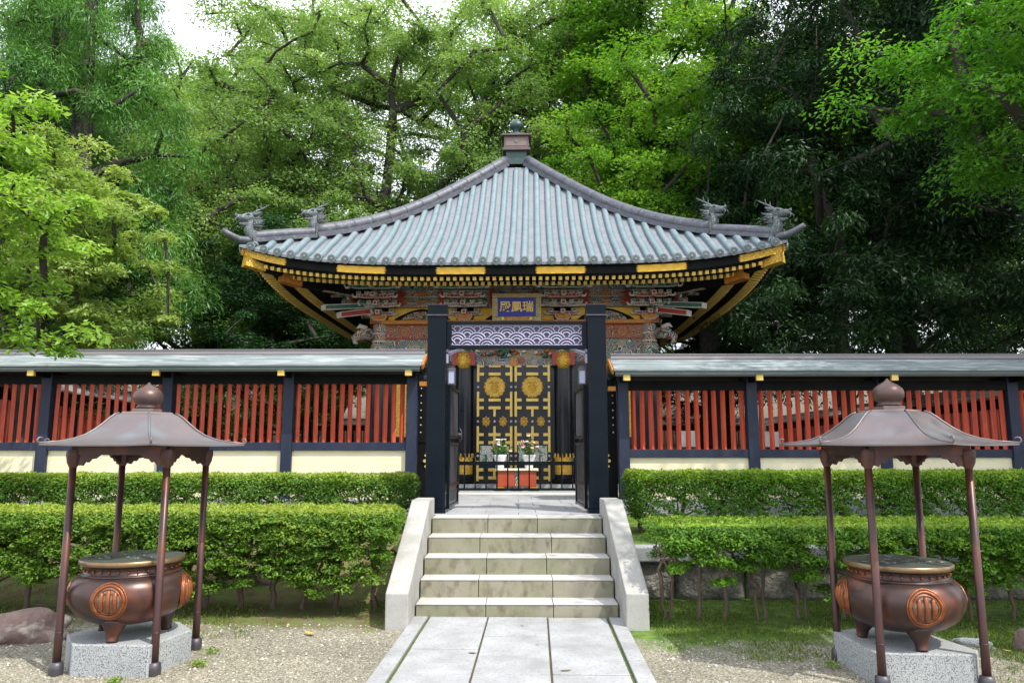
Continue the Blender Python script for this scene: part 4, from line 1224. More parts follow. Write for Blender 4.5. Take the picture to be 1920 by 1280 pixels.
        s = MB(); s.lathe([(0, 0), (0.025, 0.005), (0.03, 0.03), (0.02, 0.05), (0, 0.055)], 12, (0.03, 0.90, 0.98)); s.tube([(0.03, 0.9, 0.9), (0.06, 0.9, 0.95), (0.06, 0.9, 1.05), (0.03, 0.9, 1.1)], 0.008, 6)
        s.build('handle', 'footmetal', o)
        return o
    a = leaf(); a.location = (-0.895, 0.07, 0); a.rotation_euler.z = R(-3)
    b = copy_tree(a, root); b.location = (0.895, 0.07, 0); b.rotation_euler.z = R(3)
gate()

# low barrier behind the gate
def barrier():
    root = thing('low_metal_barrier', 'low black spiked barrier across the court behind the open gate', 'barrier', (0.03, 14.3, 0.885))
    s = MB(); s.bx(-1.16, 1.16, -0.02, 0.02, 0.50, 0.57); s.bx(-1.16, 1.16, -0.02, 0.02, 0.03, 0.075); s.build('rails', 'gate', root)
    for q in (-1, 1):
        s = MB(); s.bx(q * 1.14 - 0.025, q * 1.14 + 0.025, -0.025, 0.025, 0, 0.60); s.build('end_post', 'gate', root)
    for k in range(11):
        x = -1.02 + k * 0.204
        s = MB(); s.tube([(x, 0, 0.075), (x, 0, 0.70)], 0.013, 6)
        if k % 4 == 1: s.lathe([(0, 0), (0.018, 0.01), (0.018, 0.03), (0, 0.04)], 10, (x, 0, 0.70))
        s.build('picket', 'gate', root)
barrier()

# offering chest and flower vases
def offering():
    root = thing('offering_stand', 'orange red lacquered chest on wooden feet behind the low barrier', 'offering stand', (0.0, 15.15, 0.885))
    for x0, x1 in ((-0.38, -0.045), (0.045, 0.38)):
        s = MB(); s.bx(x0, x1, -0.2, 0.2, 0.07, 0.38); s.build('chest_half', 'redlac', root, bevel=0.012)
    s = MB(); s.bx(-0.044, 0.044, -0.19, 0.19, 0.07, 0.38, 0); s.bx(-0.42, 0.42, -0.24, 0.24, 0.381, 0.42, 1); s.build('top_board', ['greycarve', 'plaster'], root, bevel=0.008)
    for x in (-0.33, 0.0, 0.33):
        s = MB(); s.poly([(x - 0.11, 0), (x - 0.08, 0.068), (x + 0.08, 0.068), (x + 0.11, 0)], -0.26, 0.2, 'y'); s.build('foot', 'orange' if x else 'boxcopper', root)
    def vase(x, label, seed, cols):
        o = thing('flower_vase', label, 'vase', (x, 15.1, 1.306))
        s = MB(); s.lathe([(0, 0), (0.075, 0), (0.085, 0.04), (0.08, 0.07), (0.10, 0.14), (0.135, 0.24), (0.14, 0.27), (0.12, 0.262), (0.05, 0.24)], 24); s.build('pot', 'white', o)
        rr = random.Random(seed)
        st, fl = MB(), MB()
        for k in range(30):
            a = rr.uniform(0, 2 * PI); r = rr.uniform(0.02, 0.22); h = 0.62 - r * 0.9 + rr.uniform(-0.13, 0.06)
            tip = (r * math.cos(a), r * math.sin(a), h)
            st.tube([(0.03 * math.cos(a), 0.03 * math.sin(a), 0.22), (tip[0] * 0.6, tip[1] * 0.6, h * 0.7), tip], [0.006, 0.005, 0.003], 4)
            for j in range(7):
                b = rr.uniform(0, 2 * PI); c = Vector(tip) * rr.uniform(0.55, 1.0); d = Vector((math.cos(b), math.sin(b), rr.uniform(-0.3, 0.7))) * rr.uniform(0.05, 0.09)
                e = d.cross(Vector((rr.random(), rr.random(), 1))).normalized() * 0.016
                st.add([c, c + d * 0.5 + e, c + d, c + d * 0.5 - e], [(0, 1, 2, 3)])
            if k % 2 == 0:
                mi = rr.randrange(len(cols))
                for j in range(7):
                    b = 2 * PI * j / 7
                    fl.tube([tip, (tip[0] + 0.032 * math.cos(b), tip[1] + 0.032 * math.sin(b), tip[2] + 0.012)], [0.012, 0.018], 5, mi)
        st.build('stems', 'fstem', o, fix=False); fl.build('blossoms', cols, o)
    vase(-0.34, 'white vase of green stems and white blossoms on the red chest, left one', 3, ['fyellow', 'fwhite', 'fwhite', 'fpink'])
    vase(0.24, 'white vase of pink and red flowers on the red chest, right one', 9, ['fpink', 'fred', 'fwhite', 'fpink'])
offering()

# ================================================================== ROOFED RED FENCES
def fence(name, label, posts, zbase, zs0, zs1, zr, xin, sgn, y=12.0):
    root = thing(name, label, 'fence', (0, y, 0))
    x_in, x_out = xin, posts[-1] + sgn * 0.05
    lo, hi = sorted((x_in, x_out))
    # posts
    for x in posts:
        s = MB(); s.bx(x - 0.085, x + 0.085, -0.075, 0.085, zbase, zr - 0.16); s.build('post', 'navy', root, bevel=0.006)
    # ridge, two slopes, eave boards
    def slope(sg):
        s = MB()
        N = 6
        y0, z0, y1, z1 = 0.04, zr - 0.075, 0.54, zr - 0.30
        for k in range(N):                      # overlapping courses
            ta, tb = k / N, (k + 1) / N
            ya, yb = y0 + (y1 - y0) * ta, y0 + (y1 - y0) * tb
            za, zb_ = z0 + (z1 - z0) * ta, z0 + (z1 - z0) * tb
            st = 0.010
            s.poly([(sg * ya, za), (sg * yb, zb_ + st), (sg * yb, zb_ - 0.02), (sg * ya, za - 0.03)], lo - 0.02, hi + 0.02, 'x')
        return s.build('roof_slope', 'shingle', root)
    slope(-1); slope(1)
    s = MB(); s.bx(lo - 0.01, hi + 0.01, -0.085, 0.085, zr - 0.08, zr - 0.012); s.bx(lo - 0.02, hi + 0.02, -0.10, 0.10, zr - 0.012, zr)
    s.build('ridge_board', 'ridgecap', root, bevel=0.004)
    for sg in (-1, 1):
        s = MB()
        s.bx(lo, hi, sg * 0.47, sg * 0.525, zr - 0.375, zr - 0.325, 0); s.bx(lo + 0.01, hi - 0.01, sg * 0.44, sg * 0.47, zr - 0.395, zr - 0.345, 1)
        s.build('eave_board', ['eavegreen', 'ridgecap'], root)
    s = MB(); s.poly([(-0.45, zr - 0.36), (0, zr - 0.13), (0.45, zr - 0.36)], lo + 0.03, hi - 0.03, 'x'); s.build('soffit', 'blackmatt', root)
    # head beam, carrying beams and gold ends
    s = MB(); s.bx(lo + 0.05, hi - 0.01, -0.06, 0.07, zs1, zs1 + 0.15); s.build('head_beam', 'blackmatt', root)
    for x in posts:
        s = MB(); s.bx(x - 0.045, x + 0.045, -0.46, 0.46, zr - 0.46, zr - 0.36); s.build('cross_beam', 'blackmatt', root)
        s = MB(); s.bx(x - 0.053, x + 0.053, -0.50, -0.44, zr - 0.468, zr - 0.352); s.build('gold_cap', 'goldpale', root, bevel=0.006)
    # per bay: rails, slats, plaster
    for a, b in zip(posts[:-1], posts[1:]):
        x0, x1 = min(a, b) + 0.085, max(a, b) - 0.085
        s = MB(); s.bx(x0, x1, -0.055, 0.055, zs0 - 0.125, zs0); s.build('sill_rail', 'navy', root, bevel=0.005)
        s = MB(); s.bx(x0, x1, -0.01, 0.04, zbase, zs0 - 0.125); s.build('plaster_panel', 'plaster', root)
        s = MB(); n = 13; d = (x1 - x0) / n
        for k in range(n):
            xx = x0 + d * (k + 0.5) + 0.006 * math.sin(k * 5.3 + a)
            m = Matrix.Rotation(R(0.5) * math.sin(k * 3.7 + a * 2), 3, 'Y') @ Matrix.Rotation(R(38), 3, 'Z')
            s.box((xx, 0.0, (zs0 + zs1) / 2), (0.055, 0.055, zs1 - zs0 + 0.02), m)
        s.build('slat_panel', 'red', root)
    # gable end of gold-edged boards
    e = x_in
    s = MB()
    for sg in (-1, 1):
        s.beam((e - sgn * 0.035, 0, zr - 0.10), (e - sgn * 0.035, sg * 0.50, zr - 0.335), 0.03, 0.07, 0)
    s.bx(e - sgn * 0.05, e + sgn * 0.06, -0.08, 0.08, zr - 0.59, zr - 0.52, 0)
    s.build('gable_board', 'orange', root)
    s = MB(); s.bx(lo, hi, -0.16, 0.16, 0.5, zbase); s.build('plinth', 'granitegrey', root, bevel=0.01)
    return root
fence('roofed_fence', 'roofed fence of red slats over cream plaster left of the black gate', [-1.68, -3.66, -5.61, -7.56, -9.5, -11.45], 0.90, 1.785, 2.715, 3.27, -1.50, -1)
fence('roofed_fence', 'roofed fence of red slats over cream plaster right of the black gate', [1.70, 3.75, 5.83, 7.90, 9.95, 12.0], 0.90, 1.675, 2.61, 3.19, 1.52, 1)

# studded black wing panels between fence and gate passage
for q, nm in ((-1, 'left'), (1, 'right')):
    root = thing('wing_panel', 'narrow black panel with white studs and a gold cross fitting, %s of the gate' % nm, 'panel', (q * 1.40, 12.35, 0.87), 0, 'studded panels beside the gate passage')
    s = MB(); s.bx(-0.24, 0.24, -0.02, 0.02, 0.0, 1.95); s.bx(-0.24, 0.24, -0.035, -0.02, 0.92, 1.0); s.bx(-0.24, 0.24, -0.035, -0.02, 0.0, 0.12); s.build('board', 'blackmatt', root)
    s = MB()
    for i in range(4):
        for j in range(7):
            s.tube([(-0.18 + i * 0.12, -0.02, 1.08 + j * 0.12), (-0.18 + i * 0.12, -0.034, 1.08 + j * 0.12)], [0.014, 0.006], 8)
    s.build('studs', 'whitepaint', root)
    s = MB()
    for a in (1, -1):
        s.beam((-0.10, -0.03, 0.62 - a * 0.10), (0.10, -0.03, 0.62 + a * 0.10), 0.016, 0.035)
    for a, b in ((0, .12), (0, -.12), (.1, 0), (-.1, 0)):
        s.tube([(a, -0.03, 0.62 + b), (a, -0.05, 0.62 + b)], 0.028, 8)
    s.build('gold_fitting', 'goldpale', root)

# fences of the inner court, far side
def court_fence(label, L, loc, rz):
    root = thing('court_fence', label, 'fence', loc, rz, 'fences round the inner court')
    s = MB()
    for sg in (-1, 1):
        s.poly([(0, 3.30), (sg * 0.55, 3.02), (sg * 0.55, 2.98), (0, 3.2)], 0, L, 'x')
    s.build('roof', 'shingle', root)
    s = MB(); s.bx(0, L, -0.09, 0.09, 3.25, 3.36); s.build('ridge_board', 'ridgecap', root)
    s = MB(); s.bx(0, L, -0.05, 0.05, 2.72, 2.97); s.bx(0, L, -0.05, 0.05, 1.65, 1.8); s.build('rails', 'blackmatt', root)
    s = MB(); s.bx(0, L, -0.02, 0.02, 0.8, 1.65); s.build('plaster_panel', 'granitegrey', root)
    s = MB()
    for k in range(int(L / 0.15)):
        if k % 13 == 0: continue
        s.bx(k * 0.15 - 0.035, k * 0.15 + 0.035, -0.03, 0.03, 1.8, 2.72)
    s.build('slat_panel', 'red', root)
    for k in range(int(L / 1.95) + 1):
        s = MB(); s.bx(k * 1.95 - 0.08, k * 1.95 + 0.08, -0.08, 0.08, 0.8, 3.0); s.build('post', 'navy', root)
court_fence('inner court fence running back from the left roofed fence', 27, (-10.5, 12.7, 0), PI / 2 + R(5.0))
court_fence('inner court fence running back from the right roofed fence', 27, (12.2, 12.6, 0), PI / 2 - R(2))
court_fence('inner court fence along the back, behind the shrine hall', 25, (-12.6, 39.8, 0), 0)

# small notice boards glimpsed through the right fence
for i, (x, yy, lab) in enumerate(((3.3, 14.4, 'white notice card on a post glimpsed between the red slats, nearest the black gate'), (5.1, 15.0, 'white notice card on a post glimpsed between the red slats, farther from the gate'))):
    root = thing('notice_board', lab, 'notice board', (x, yy, 0.83), 0, 'notice boards in the court')
    s = MB(); s.bx(-0.02, 0.02, 0, 0.04, 0, 1.25); s.build('stake', 'shrubbark', root)
    s = MB(); s.bx(-0.17, 0.17, -0.02, 0.0, 0.9, 1.2); s.build('card', 'card', root)

# ================================================================== BRONZE INCENSE BURNERS
def body_r(z):
    Z = [0.10, 0.105, 0.12, 0.17, 0.26, 0.35, 0.43, 0.48, 0.50]
    Rr = [0.0, 0.18, 0.27, 0.38, 0.462, 0.482, 0.462, 0.42, 0.385]
    return float(np.interp(z, Z, Rr))
def cauldron(loc, label, legaz, caz):
    root = thing('bronze_cauldron', label, 'cauldron', loc, 0, 'bronze cauldrons under the canopies')
    root.scale = (0.915, 0.915, 0.955)
    s = MB()
    prof = [(0, 0.10), (0.18, 0.105), (0.28, 0.125), (0.34, 0.15), (0.40, 0.19), (0.44, 0.23), (0.468, 0.28), (0.482, 0.34), (0.478, 0.39), (0.46, 0.435), (0.43, 0.47), (0.40, 0.49), (0.385, 0.495)]
    s.lathe(prof, 56)
    s.build('body', 'bronze', root)
    s = MB(); s.lathe([(0.392, 0.493), (0.397, 0.50), (0.392, 0.507), (0.375, 0.51), (0.372, 0.565), (0.385, 0.572), (0.40, 0.578)], 48)
    for k in range(32):
        a = 2 * PI * k / 32
        s.tube([(0.37 * math.cos(a), 0.37 * math.sin(a), 0.54), (0.39 * math.cos(a), 0.39 * math.sin(a), 0.54)], [0.013, 0.006], 7, 1)
    s.build('collar', ['bronze', 'crest'], root)
    s = MB(); s.lathe([(0.36, 0.578), (0.405, 0.578), (0.417, 0.585), (0.417, 0.612), (0.408, 0.620)], 56, mi=1); s.lathe([(0.408, 0.6195), (0.2, 0.628), (0, 0.630)], 56, mi=0)
    rr = random.Random(4)
    for k in range(22):
        a, r = rr.uniform(0, 2 * PI), rr.uniform(0.05, 0.36); b = rr.uniform(0, 2 * PI)
        p = [(r * math.cos(a) + t * 0.05 * math.cos(b + t), r * math.sin(a) + t * 0.05 * math.sin(b + t), 0.628) for t in (-1, -0.3, 0.4, 1)]
        s.tube(p, [0.004, 0.009, 0.009, 0.003], 5, 0)
    s.build('lid', ['lid', 'lidrim'], root)
    for k in range(3):
        a = legaz + k * 2 * PI / 3
        s = MB()
        s.tube([(0.27 * math.cos(a), 0.27 * math.sin(a), 0.17), (0.29 * math.cos(a), 0.29 * math.sin(a), 0.12), (0.30 * math.cos(a), 0.30 * math.sin(a), 0.06), (0.305 * math.cos(a), 0.305 * math.sin(a), 0.015), (0.31 * math.cos(a), 0.31 * math.sin(a), 0.0)], [0.12, 0.085, 0.052, 0.042, 0.046], 14)
        s.build('leg', 'bronze', root)
    # raised crests: ring and three upright bars, wrapped on the belly
    for k in range(4):
        az = -PI / 2 + k * PI / 2 + caz
        zc0 = 0.335
        def S(a, b, off):
            z = zc0 + b; r = body_r(z) + off; t = az + a / 0.475
            return (r * math.cos(t), r * math.sin(t), z)
        s = MB()
        s.grid(lambda u, v: S(0.135 * u * math.cos(2 * PI * v), 0.135 * u * math.sin(2 * PI * v), 0.004), 6, 40, 1)
        for rr_, th in ((0.137, 0.008), (0.118, 0.013), (0.095, 0.006)):
            s.tube([S(rr_ * math.cos(2 * PI * j / 44), rr_ * math.sin(2 * PI * j / 44), 0.006) for j in range(45)], th, 8, 0, caps=False)
        for xb in (-0.052, 0.0, 0.052):
            h = math.sqrt(0.092 ** 2 - xb ** 2) * 0.97
            s.tube([S(xb, -h, 0.004), S(xb, -h * 0.8, 0.007), S(xb, 0, 0.008), S(xb, h * 0.8, 0.007), S(xb, h, 0.004)], [0.010, 0.018, 0.019, 0.018, 0.010], 8, 0)
        s.build('crest', ['crest', 'crestgrey'], root)
    return root
cauldron((-3.07, 6.14, 0.225), 'round bronze cauldron with striped crests on the left stone block', R(-85), R(7))
cauldron((2.915, 5.93, 0.225), 'round bronze cauldron with striped crests on the right stone block', R(-91), R(-4))

def stone(pts, loc, label):
    root = MB()
    root.poly(pts, -0.05, 0.225, 'z')
    o = root.build('stone_block', 'granitegrey', None, bevel=0.008)
    tag(o, label, 'stone block', 'stone blocks under the cauldrons')
stone([(-3.54, 6.12), (-3.31, 5.80), (-2.72, 5.77), (-2.62, 6.28), (-2.85, 6.56), (-3.36, 6.58)], None, 'grey granite block with cut corners carrying the left cauldron')
stone([(2.53, 6.28), (2.56, 5.60), (3.24, 5.56), (3.33, 5.68), (3.24, 6.18), (2.98, 6.42)], None, 'grey granite block with cut corners carrying the right cauldron')

def shelter(loc, hexrot, label):
    root = thing('incense_burner_canopy', label, 'canopy', loc, 0, 'copper canopies over the cauldrons')
    prof = [(0.205, 1.950), (0.235, 1.948), (0.27, 1.935), (0.31, 1.905), (0.36, 1.86), (0.42, 1.812), (0.49, 1.768), (0.58, 1.735), (0.68, 1.715), (0.79, 1.703)]
    s = MB()
    def hx(r, k, t, z, flare):
        a0, a1 = hexrot + k * PI / 3, hexrot + (k + 1) * PI / 3
        p0 = Vector((math.cos(a0), math.sin(a0))); p1 = Vector((math.cos(a1), math.sin(a1)))
        p = p0.lerp(p1, t) * r
        c = abs(2 * t - 1) ** 3
        return (p[0] * (1 + 0.05 * c * flare), p[1] * (1 + 0.05 * c * flare), z - 0.008 * (1 - c) * flare)
    for k in range(6):
        s.grid(lambda u, v: (lambda i: (lambda j, f: hx(prof[j][0] * (1 - f) + prof[min(j + 1, 9)][0] * f, k, v, prof[j][1] * (1 - f) + prof[min(j + 1, 9)][1] * f, (u ** 2)))(int(i), i - int(i)))(u * 9), 18, 10, 0)
        s.grid(lambda u, v: hx(0.79 - 0.5 * u, k, v, 1.692 + 0.05 * u, 1 - u), 2, 10, 1)
        s.grid(lambda u, v: hx(0.79, k, v, 1.703 - 0.012 * u, 1), 1, 10, 0)
    s.build('roof', ['canopy', 'pole'], root)
    for k in range(6):
        a = hexrot + k * PI / 3
        c, d = math.cos(a), math.sin(a)
        s = MB()
        s.tube([(r * (1 + (0.05 if r > 0.75 else 0.02)) * c, r * (1 + (0.05 if r > 0.75 else 0.0)) * d, z + 0.004) for r, z in prof[1:]], 0.0085, 6)
        s.tube([((0.82 + 0.021 * math.sin(t)) * c, (0.82 + 0.021 * math.sin(t)) * d, 1.726 - 0.021 * math.cos(t)) for t in [PI * j / 8 for j in range(0, 12)]], [0.0065] * 8 + [0.006, 0.005, 0.004, 0.003], 6)
        s.build('ridge_hook', 'canopy', root)
    f = bpy.data.objects.new('finial', None); COL.objects.link(f); f.parent = root
    s = MB(); s.lathe([(0.0, 1.945), (0.225, 1.945), (0.215, 1.962), (0.10, 1.964)], 6, rot=hexrot, smooth=False); s.bx(-0.085, 0.085, -0.085, 0.085, 1.962, 1.992); s.build('finial_base', 'boxlight', f, bevel=0.004)
    s = MB(); s.lathe([(0, 2.03), (0.075, 2.032), (0.08, 2.045), (0.065, 2.055), (0.085, 2.068), (0.103, 2.095), (0.106, 2.125), (0.095, 2.155), (0.07, 2.178), (0.04, 2.195), (0.018, 2.21), (0.006, 2.225), (0, 2.228)], 28)
    k_ = s.build('onion_knob', 'knob', f, loc=(0, 0, -0.27)); k_.scale = (1.1, 1.1, 1.115)
    h = 0.365
    s = MB()
    for a, b in (((-h, -h), (h, -h)), ((h, -h), (h, h)), ((h, h), (-h, h)), ((-h, h), (-h, -h))):
        s.beam((a[0], a[1], 1.655), (b[0], b[1], 1.655), 0.045, 0.075)
    s.build('beam_ring', 'pole', root)
    for i in (-1, 1):
        for j in (-1, 1):
            p = bpy.data.objects.new('pole', None); COL.objects.link(p); p.parent = root; p.location = (i * h, j * h, 0)
            s = MB(); s.tube([(0, 0, 0.06), (0, 0, 0.30), (0, 0, 1.60)], [0.031, 0.0285, 0.0265], 16); s.lathe([(0.030, 0.30), (0.034, 0.304), (0.030, 0.308)], 16, mi=0); s.build('shaft', 'pole', p)
            s = MB(); s.lathe([(0.05, -0.02), (0.052, 0.05), (0.048, 0.085), (0.030, 0.095)], 18); s.build('shoe', 'footmetal', p)
            s = MB(); s.lathe([(0.027, 1.52), (0.045, 1.56), (0.055, 1.62), (0.05, 1.66)], 16)
            for ax in (0, 1):          # scalloped wing plates along both beams
                sg = -i if ax == 0 else -j
                for dr in (sg,):
                    o_ = [(0.02, 0), (0.045, -0.075), (0.075, -0.085), (0.095, -0.055), (0.12, -0.06), (0.14, -0.035), (0.175, -0.03), (0.21, 0.0)]
                    pl = [(dr * q[0], 1.62 + q[1]) for q in o_]
                    s.poly(pl, -0.012, 0.012, 'y' if ax == 0 else 'x')
            s.build('capital', 'pole', p)
    return root
shelter((-3.07, 6.20, 0), R(-61), 'copper canopy with onion knob on four slim poles, over the left cauldron')
shelter((2.925, 5.90, 0), R(-90), 'copper canopy with onion knob on four slim poles, over the right cauldron')

# ================================================================== STONES AND RETAINING WALL
def boulder(name, loc, dims, rz, seed, matn, label, cat, group=None, rough=0.17):
    import bmesh
    b = bmesh.new()
    bmesh.ops.create_icosphere(b, subdivisions=4, radius=1)
    rg = random.Random(seed)
    fr = [(Vector((rg.uniform(-1, 1), rg.uniform(-1, 1), rg.uniform(-1, 1))) * f, rg.uniform(0, 6), a) for f, a in ((1.5, 1), (2.2, 0.8), (3.5, 0.45), (6, 0.22), (9, 0.12), (14, 0.07))]
    for v in b.verts:
        p = v.co.copy()
        k = 1 + rough * sum(a * math.sin(q.dot(p) * 1.9 + ph) for q, ph, a in fr)
        v.co = Vector((p.x * dims[0], p.y * dims[1], max(p.z, -0.35) * dims[2])) * k
    me = bpy.data.meshes.new(name); b.to_mesh(me); b.free()
    for q in me.polygons: q.use_smooth = True
    me.materials.append(M[matn])
    o = bpy.data.objects.new(name, me); COL.objects.link(o)
    o.location = loc; o.rotation_euler.z = rz
    return tag(o, label, cat, group)
boulder('rock', (-4.48, 6.95, 0.02), (0.40, 0.24, 0.19), R(5), 3, 'rock', 'rounded brownish pink rock behind the left cauldron', 'rock')
boulder('rock', (-2.95, 9.1, 0.16), (0.30, 0.2, 0.14), R(20), 8, 'rock', 'low pinkish rock on the bank seen between the left shrub trunks', 'rock')
boulder('rock', (4.32, 6.55, 0.02), (0.12, 0.12, 0.20), R(5), 12, 'rock', 'upright grey rock at the right edge behind the canopy pole', 'rock')
boulder('rock', (3.95, 6.75, -0.01), (0.17, 0.10, 0.07), R(-20), 13, 'granitegrey', 'flat pale stone lying on the moss right of the right cauldron', 'rock')

def retaining():
    root = thing('retaining_wall', 'low retaining wall of rough grey stones behind the right shrubs', 'wall', (0, 8.72, 0))
    rg = random.Random(21)
    x = 1.25
    while x < 12:
        w = rg.uniform(0.45, 1.0)
        s = MB()
        ph = rg.uniform(0, 6)
        def fn(u, v, x=x, w=w, ph=ph):
            e = (4 * u * (1 - u)) ** 0.25 * (4 * v * (1 - v)) ** 0.25
            return (x + 0.01 + (w - 0.02) * u, 0.08 - 0.12 * e - 0.02 * math.sin(u * 9 + ph) * math.cos(v * 7 + ph), -0.03 + 0.45 * v)
        s.grid(fn, 18, 12)
        s.build('facing_stone', 'stonewall', root, fix=False)
        x += w
    s = MB(); x = 1.25
    while x < 12:
        w = rg.uniform(1.1, 1.6); s.bx(x + 0.004, x + w - 0.004, -0.10, 0.16, 0.42, 0.585); x += w
    s.build('cap_stones', 'granitegrey', root, bevel=0.015)
retaining()

# ================================================================== HEDGES AND SHRUBS
def box_foliage(rng, n, x0, x1, y0, y1, z0, z1, leaf, rag=0.12, depth=0.10, ends=(False, False), topfrac=0.34, bottom_noise=0.12, light=0.0, holes=0.25, round_=0.10):
    """leaves in a shell just under the clipped faces of a hedge, plus sparse inner ones"""
    face = rng.choice(4, n, p=[topfrac, (1 - topfrac) * 0.64, (1 - topfrac) * 0.18, (1 - topfrac) * 0.18])   # top, front, back, inside
    X = rng.uniform(x0, x1, n); Y = rng.uniform(y0, y1, n); Z = rng.uniform(0, 1, n)
    dep = np.abs(rng.normal(0, depth, n))
    def wob(a, b, s):
        return np.sin(a * 3.1 + s) * 0.4 + np.sin(a * 7.3 + b * 5.1 + s * 2) * 0.35 + np.sin(a * 13.7 - b * 9.2 + s) * 0.25
    zb = z0 + bottom_noise * wob(X, Y, 1.3) + 0.04 * rng.random(n)
    zz = zb + (z1 - zb) * Z
    up = np.zeros((n, 3)); 
    top = face == 0; fr = face == 1; bk = face == 2
    zz[top] = z1 - dep[top]
    Y[fr] = y0 + dep[fr] + rag * 0.5 * wob(X, zz * 2, 0.4)[fr]
    Y[bk] = y1 - dep[bk]
    # rounded shoulders
    sh = np.clip((zz - (z1 - round_ * 2)) / (round_ * 2), 0, 1)
    Y = np.where(fr, Y + round_ * sh ** 2, Y)
    tY = (Y - y0) / (y1 - y0)
    zz = np.where(top, zz - round_ * np.clip(1 - tY * 6, 0, 1) ** 2 - round_ * np.clip((tY - 0.85) * 6, 0, 1) ** 2, zz)
    zz = zz + np.where(top, 0.028 * wob(X * 2.3, Y * 3, 2.2) + 0.02 * (rng.random(n) < 0.12) * rng.random(n), 0)
    for k, e in enumerate(ends):
        if e:
            lim = x0 if k == 0 else x1
            s_ = 1 if k == 0 else -1
            hh = np.clip((zz - zb) / (z1 - zb), 0, 1)
            rin = 0.13 * (np.abs(hh - 0.55) / 0.55) ** 2.5 + 0.18 * np.abs(2 * tY - 1) ** 3
            X = np.where((X - lim) * s_ < rin, lim + s_ * (rin + np.abs(rng.normal(0, 0.05, n))), X)
    N = rng.normal(size=(n, 3)) * 0.55
    N[:, 2] += 0.8
    N[:, 1] += np.where(fr, -0.55, 0) + np.where(bk, 0.5, 0)
    # leave irregular hollows in the front face
    h = wob(X * 2.3, zz * 6, 3.1)
    keep = ~(fr & (h < -0.55 + holes * 0.6) & (rng.random(n) < 0.75) & (zz < z1 - 0.12))
    h2 = wob(X * 1.7 + 0.9, zz * 5 + X * 2, 7.7) + np.clip((z0 + (z1 - z0) * 0.62 - zz) / (z1 - z0), -0.6, 0.6) * 1.4 * holes * 2
    keep &= ~((h2 > 0.62) & (rng.random(n) < 0.88) & (zz < z1 - 0.15))
    C = np.stack([X, Y, zz], 1)
    D = rng.normal(size=(n, 3)); D[:, 2] += 0.35
    L = leaf * rng.uniform(0.65, 1.3, n)
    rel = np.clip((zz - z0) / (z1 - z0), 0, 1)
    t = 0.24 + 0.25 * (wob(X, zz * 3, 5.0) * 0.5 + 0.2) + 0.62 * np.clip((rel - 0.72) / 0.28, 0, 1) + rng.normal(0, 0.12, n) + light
    return tuple(a[keep] for a in (C, unit(N), D, L, L * 0.5, t))

def shrub(name_, x, y0, y1, z0, z1, w, label, group, seed, n, ends=(False, False), light=0.0, sway=0.0, multi=1, holes=0.25, bn=0.12, tmul=(1, 1, 1), tz=0.0):
    rng = np.random.default_rng(seed)
    root = thing(name_, label, 'shrub', (x, (y0 + y1) / 2, 0), 0, group)
    yc = (y0 + y1) / 2
    A = box_foliage(rng, int(n * 0.56), -w / 2 - 0.05, w / 2 + 0.05, y0 - yc, y1 - yc, z0 + (z1 - z0) * (0.62 if n > 9000 else 0.72), z1, 0.040, ends=ends, light=light, holes=0.2, topfrac=0.6, bottom_noise=0.05)
    nk = int(n * 0.58 / 125)
    tt = rng.random(nk) ** 0.75
    Kc = np.stack([rng.uniform(-w / 2 - 0.05, w / 2 + 0.05, nk), np.where(rng.random(nk) < 0.6, y0 - yc + np.abs(rng.normal(0.08, 0.10, nk)), rng.uniform(y0 - yc, y1 - yc, nk)), z0 + (z1 - z0 - 0.08) * tt], 1)
    for q, e in ((-1, ends[0]), (1, ends[1])):
        if e: Kc[:, 0] = np.where(Kc[:, 0] * q > w / 2 - 0.04 - 0.14 * (1 - tt), q * (w / 2 - 0.04 - 0.14 * (1 - tt)), Kc[:, 0])
    B = crown_leaves(rng, Kc, 0.115, 165, 0.040, 0.48, flat=0.42, droop=0.15, up=1.0, spread=0.25)
    B[0][:, 2] = np.where(B[0][:, 2] > z1, z1 - 0.02 * rng.random(len(B[0])), B[0][:, 2])
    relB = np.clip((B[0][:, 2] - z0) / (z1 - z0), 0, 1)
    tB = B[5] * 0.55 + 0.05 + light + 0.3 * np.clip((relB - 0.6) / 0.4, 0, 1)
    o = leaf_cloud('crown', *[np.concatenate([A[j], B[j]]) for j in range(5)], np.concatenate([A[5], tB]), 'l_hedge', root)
    o.color = (*tmul, 1)
    mb = MB()
    rg = random.Random(seed)
    for m_ in range(multi):
        bx = (m_ - (multi - 1) / 2) * 0.06
        K = np.array([[rg.uniform(-w / 2, w / 2), rg.uniform(y0 - yc + 0.1, y1 - yc - 0.1), rg.uniform(z0 + 0.05, z1 - 0.08)] for _ in range(20)])
        if multi == 1: K = np.concatenate([K, Kc[:12]])
        if ends[0] or ends[1]: K[:, 0] *= 0.45
        limbs(rng, mb, (bx, 0, tz - 0.03), (bx * 2 + sway, 0, z0 + (z1 - z0) * 0.45), K, (0.030 if x < 0 else 0.022) if multi == 1 else 0.018, tw=0.02, rmin=0.004)
    mb.build('trunk', 'shrubbark', root, fix=False)
    return root

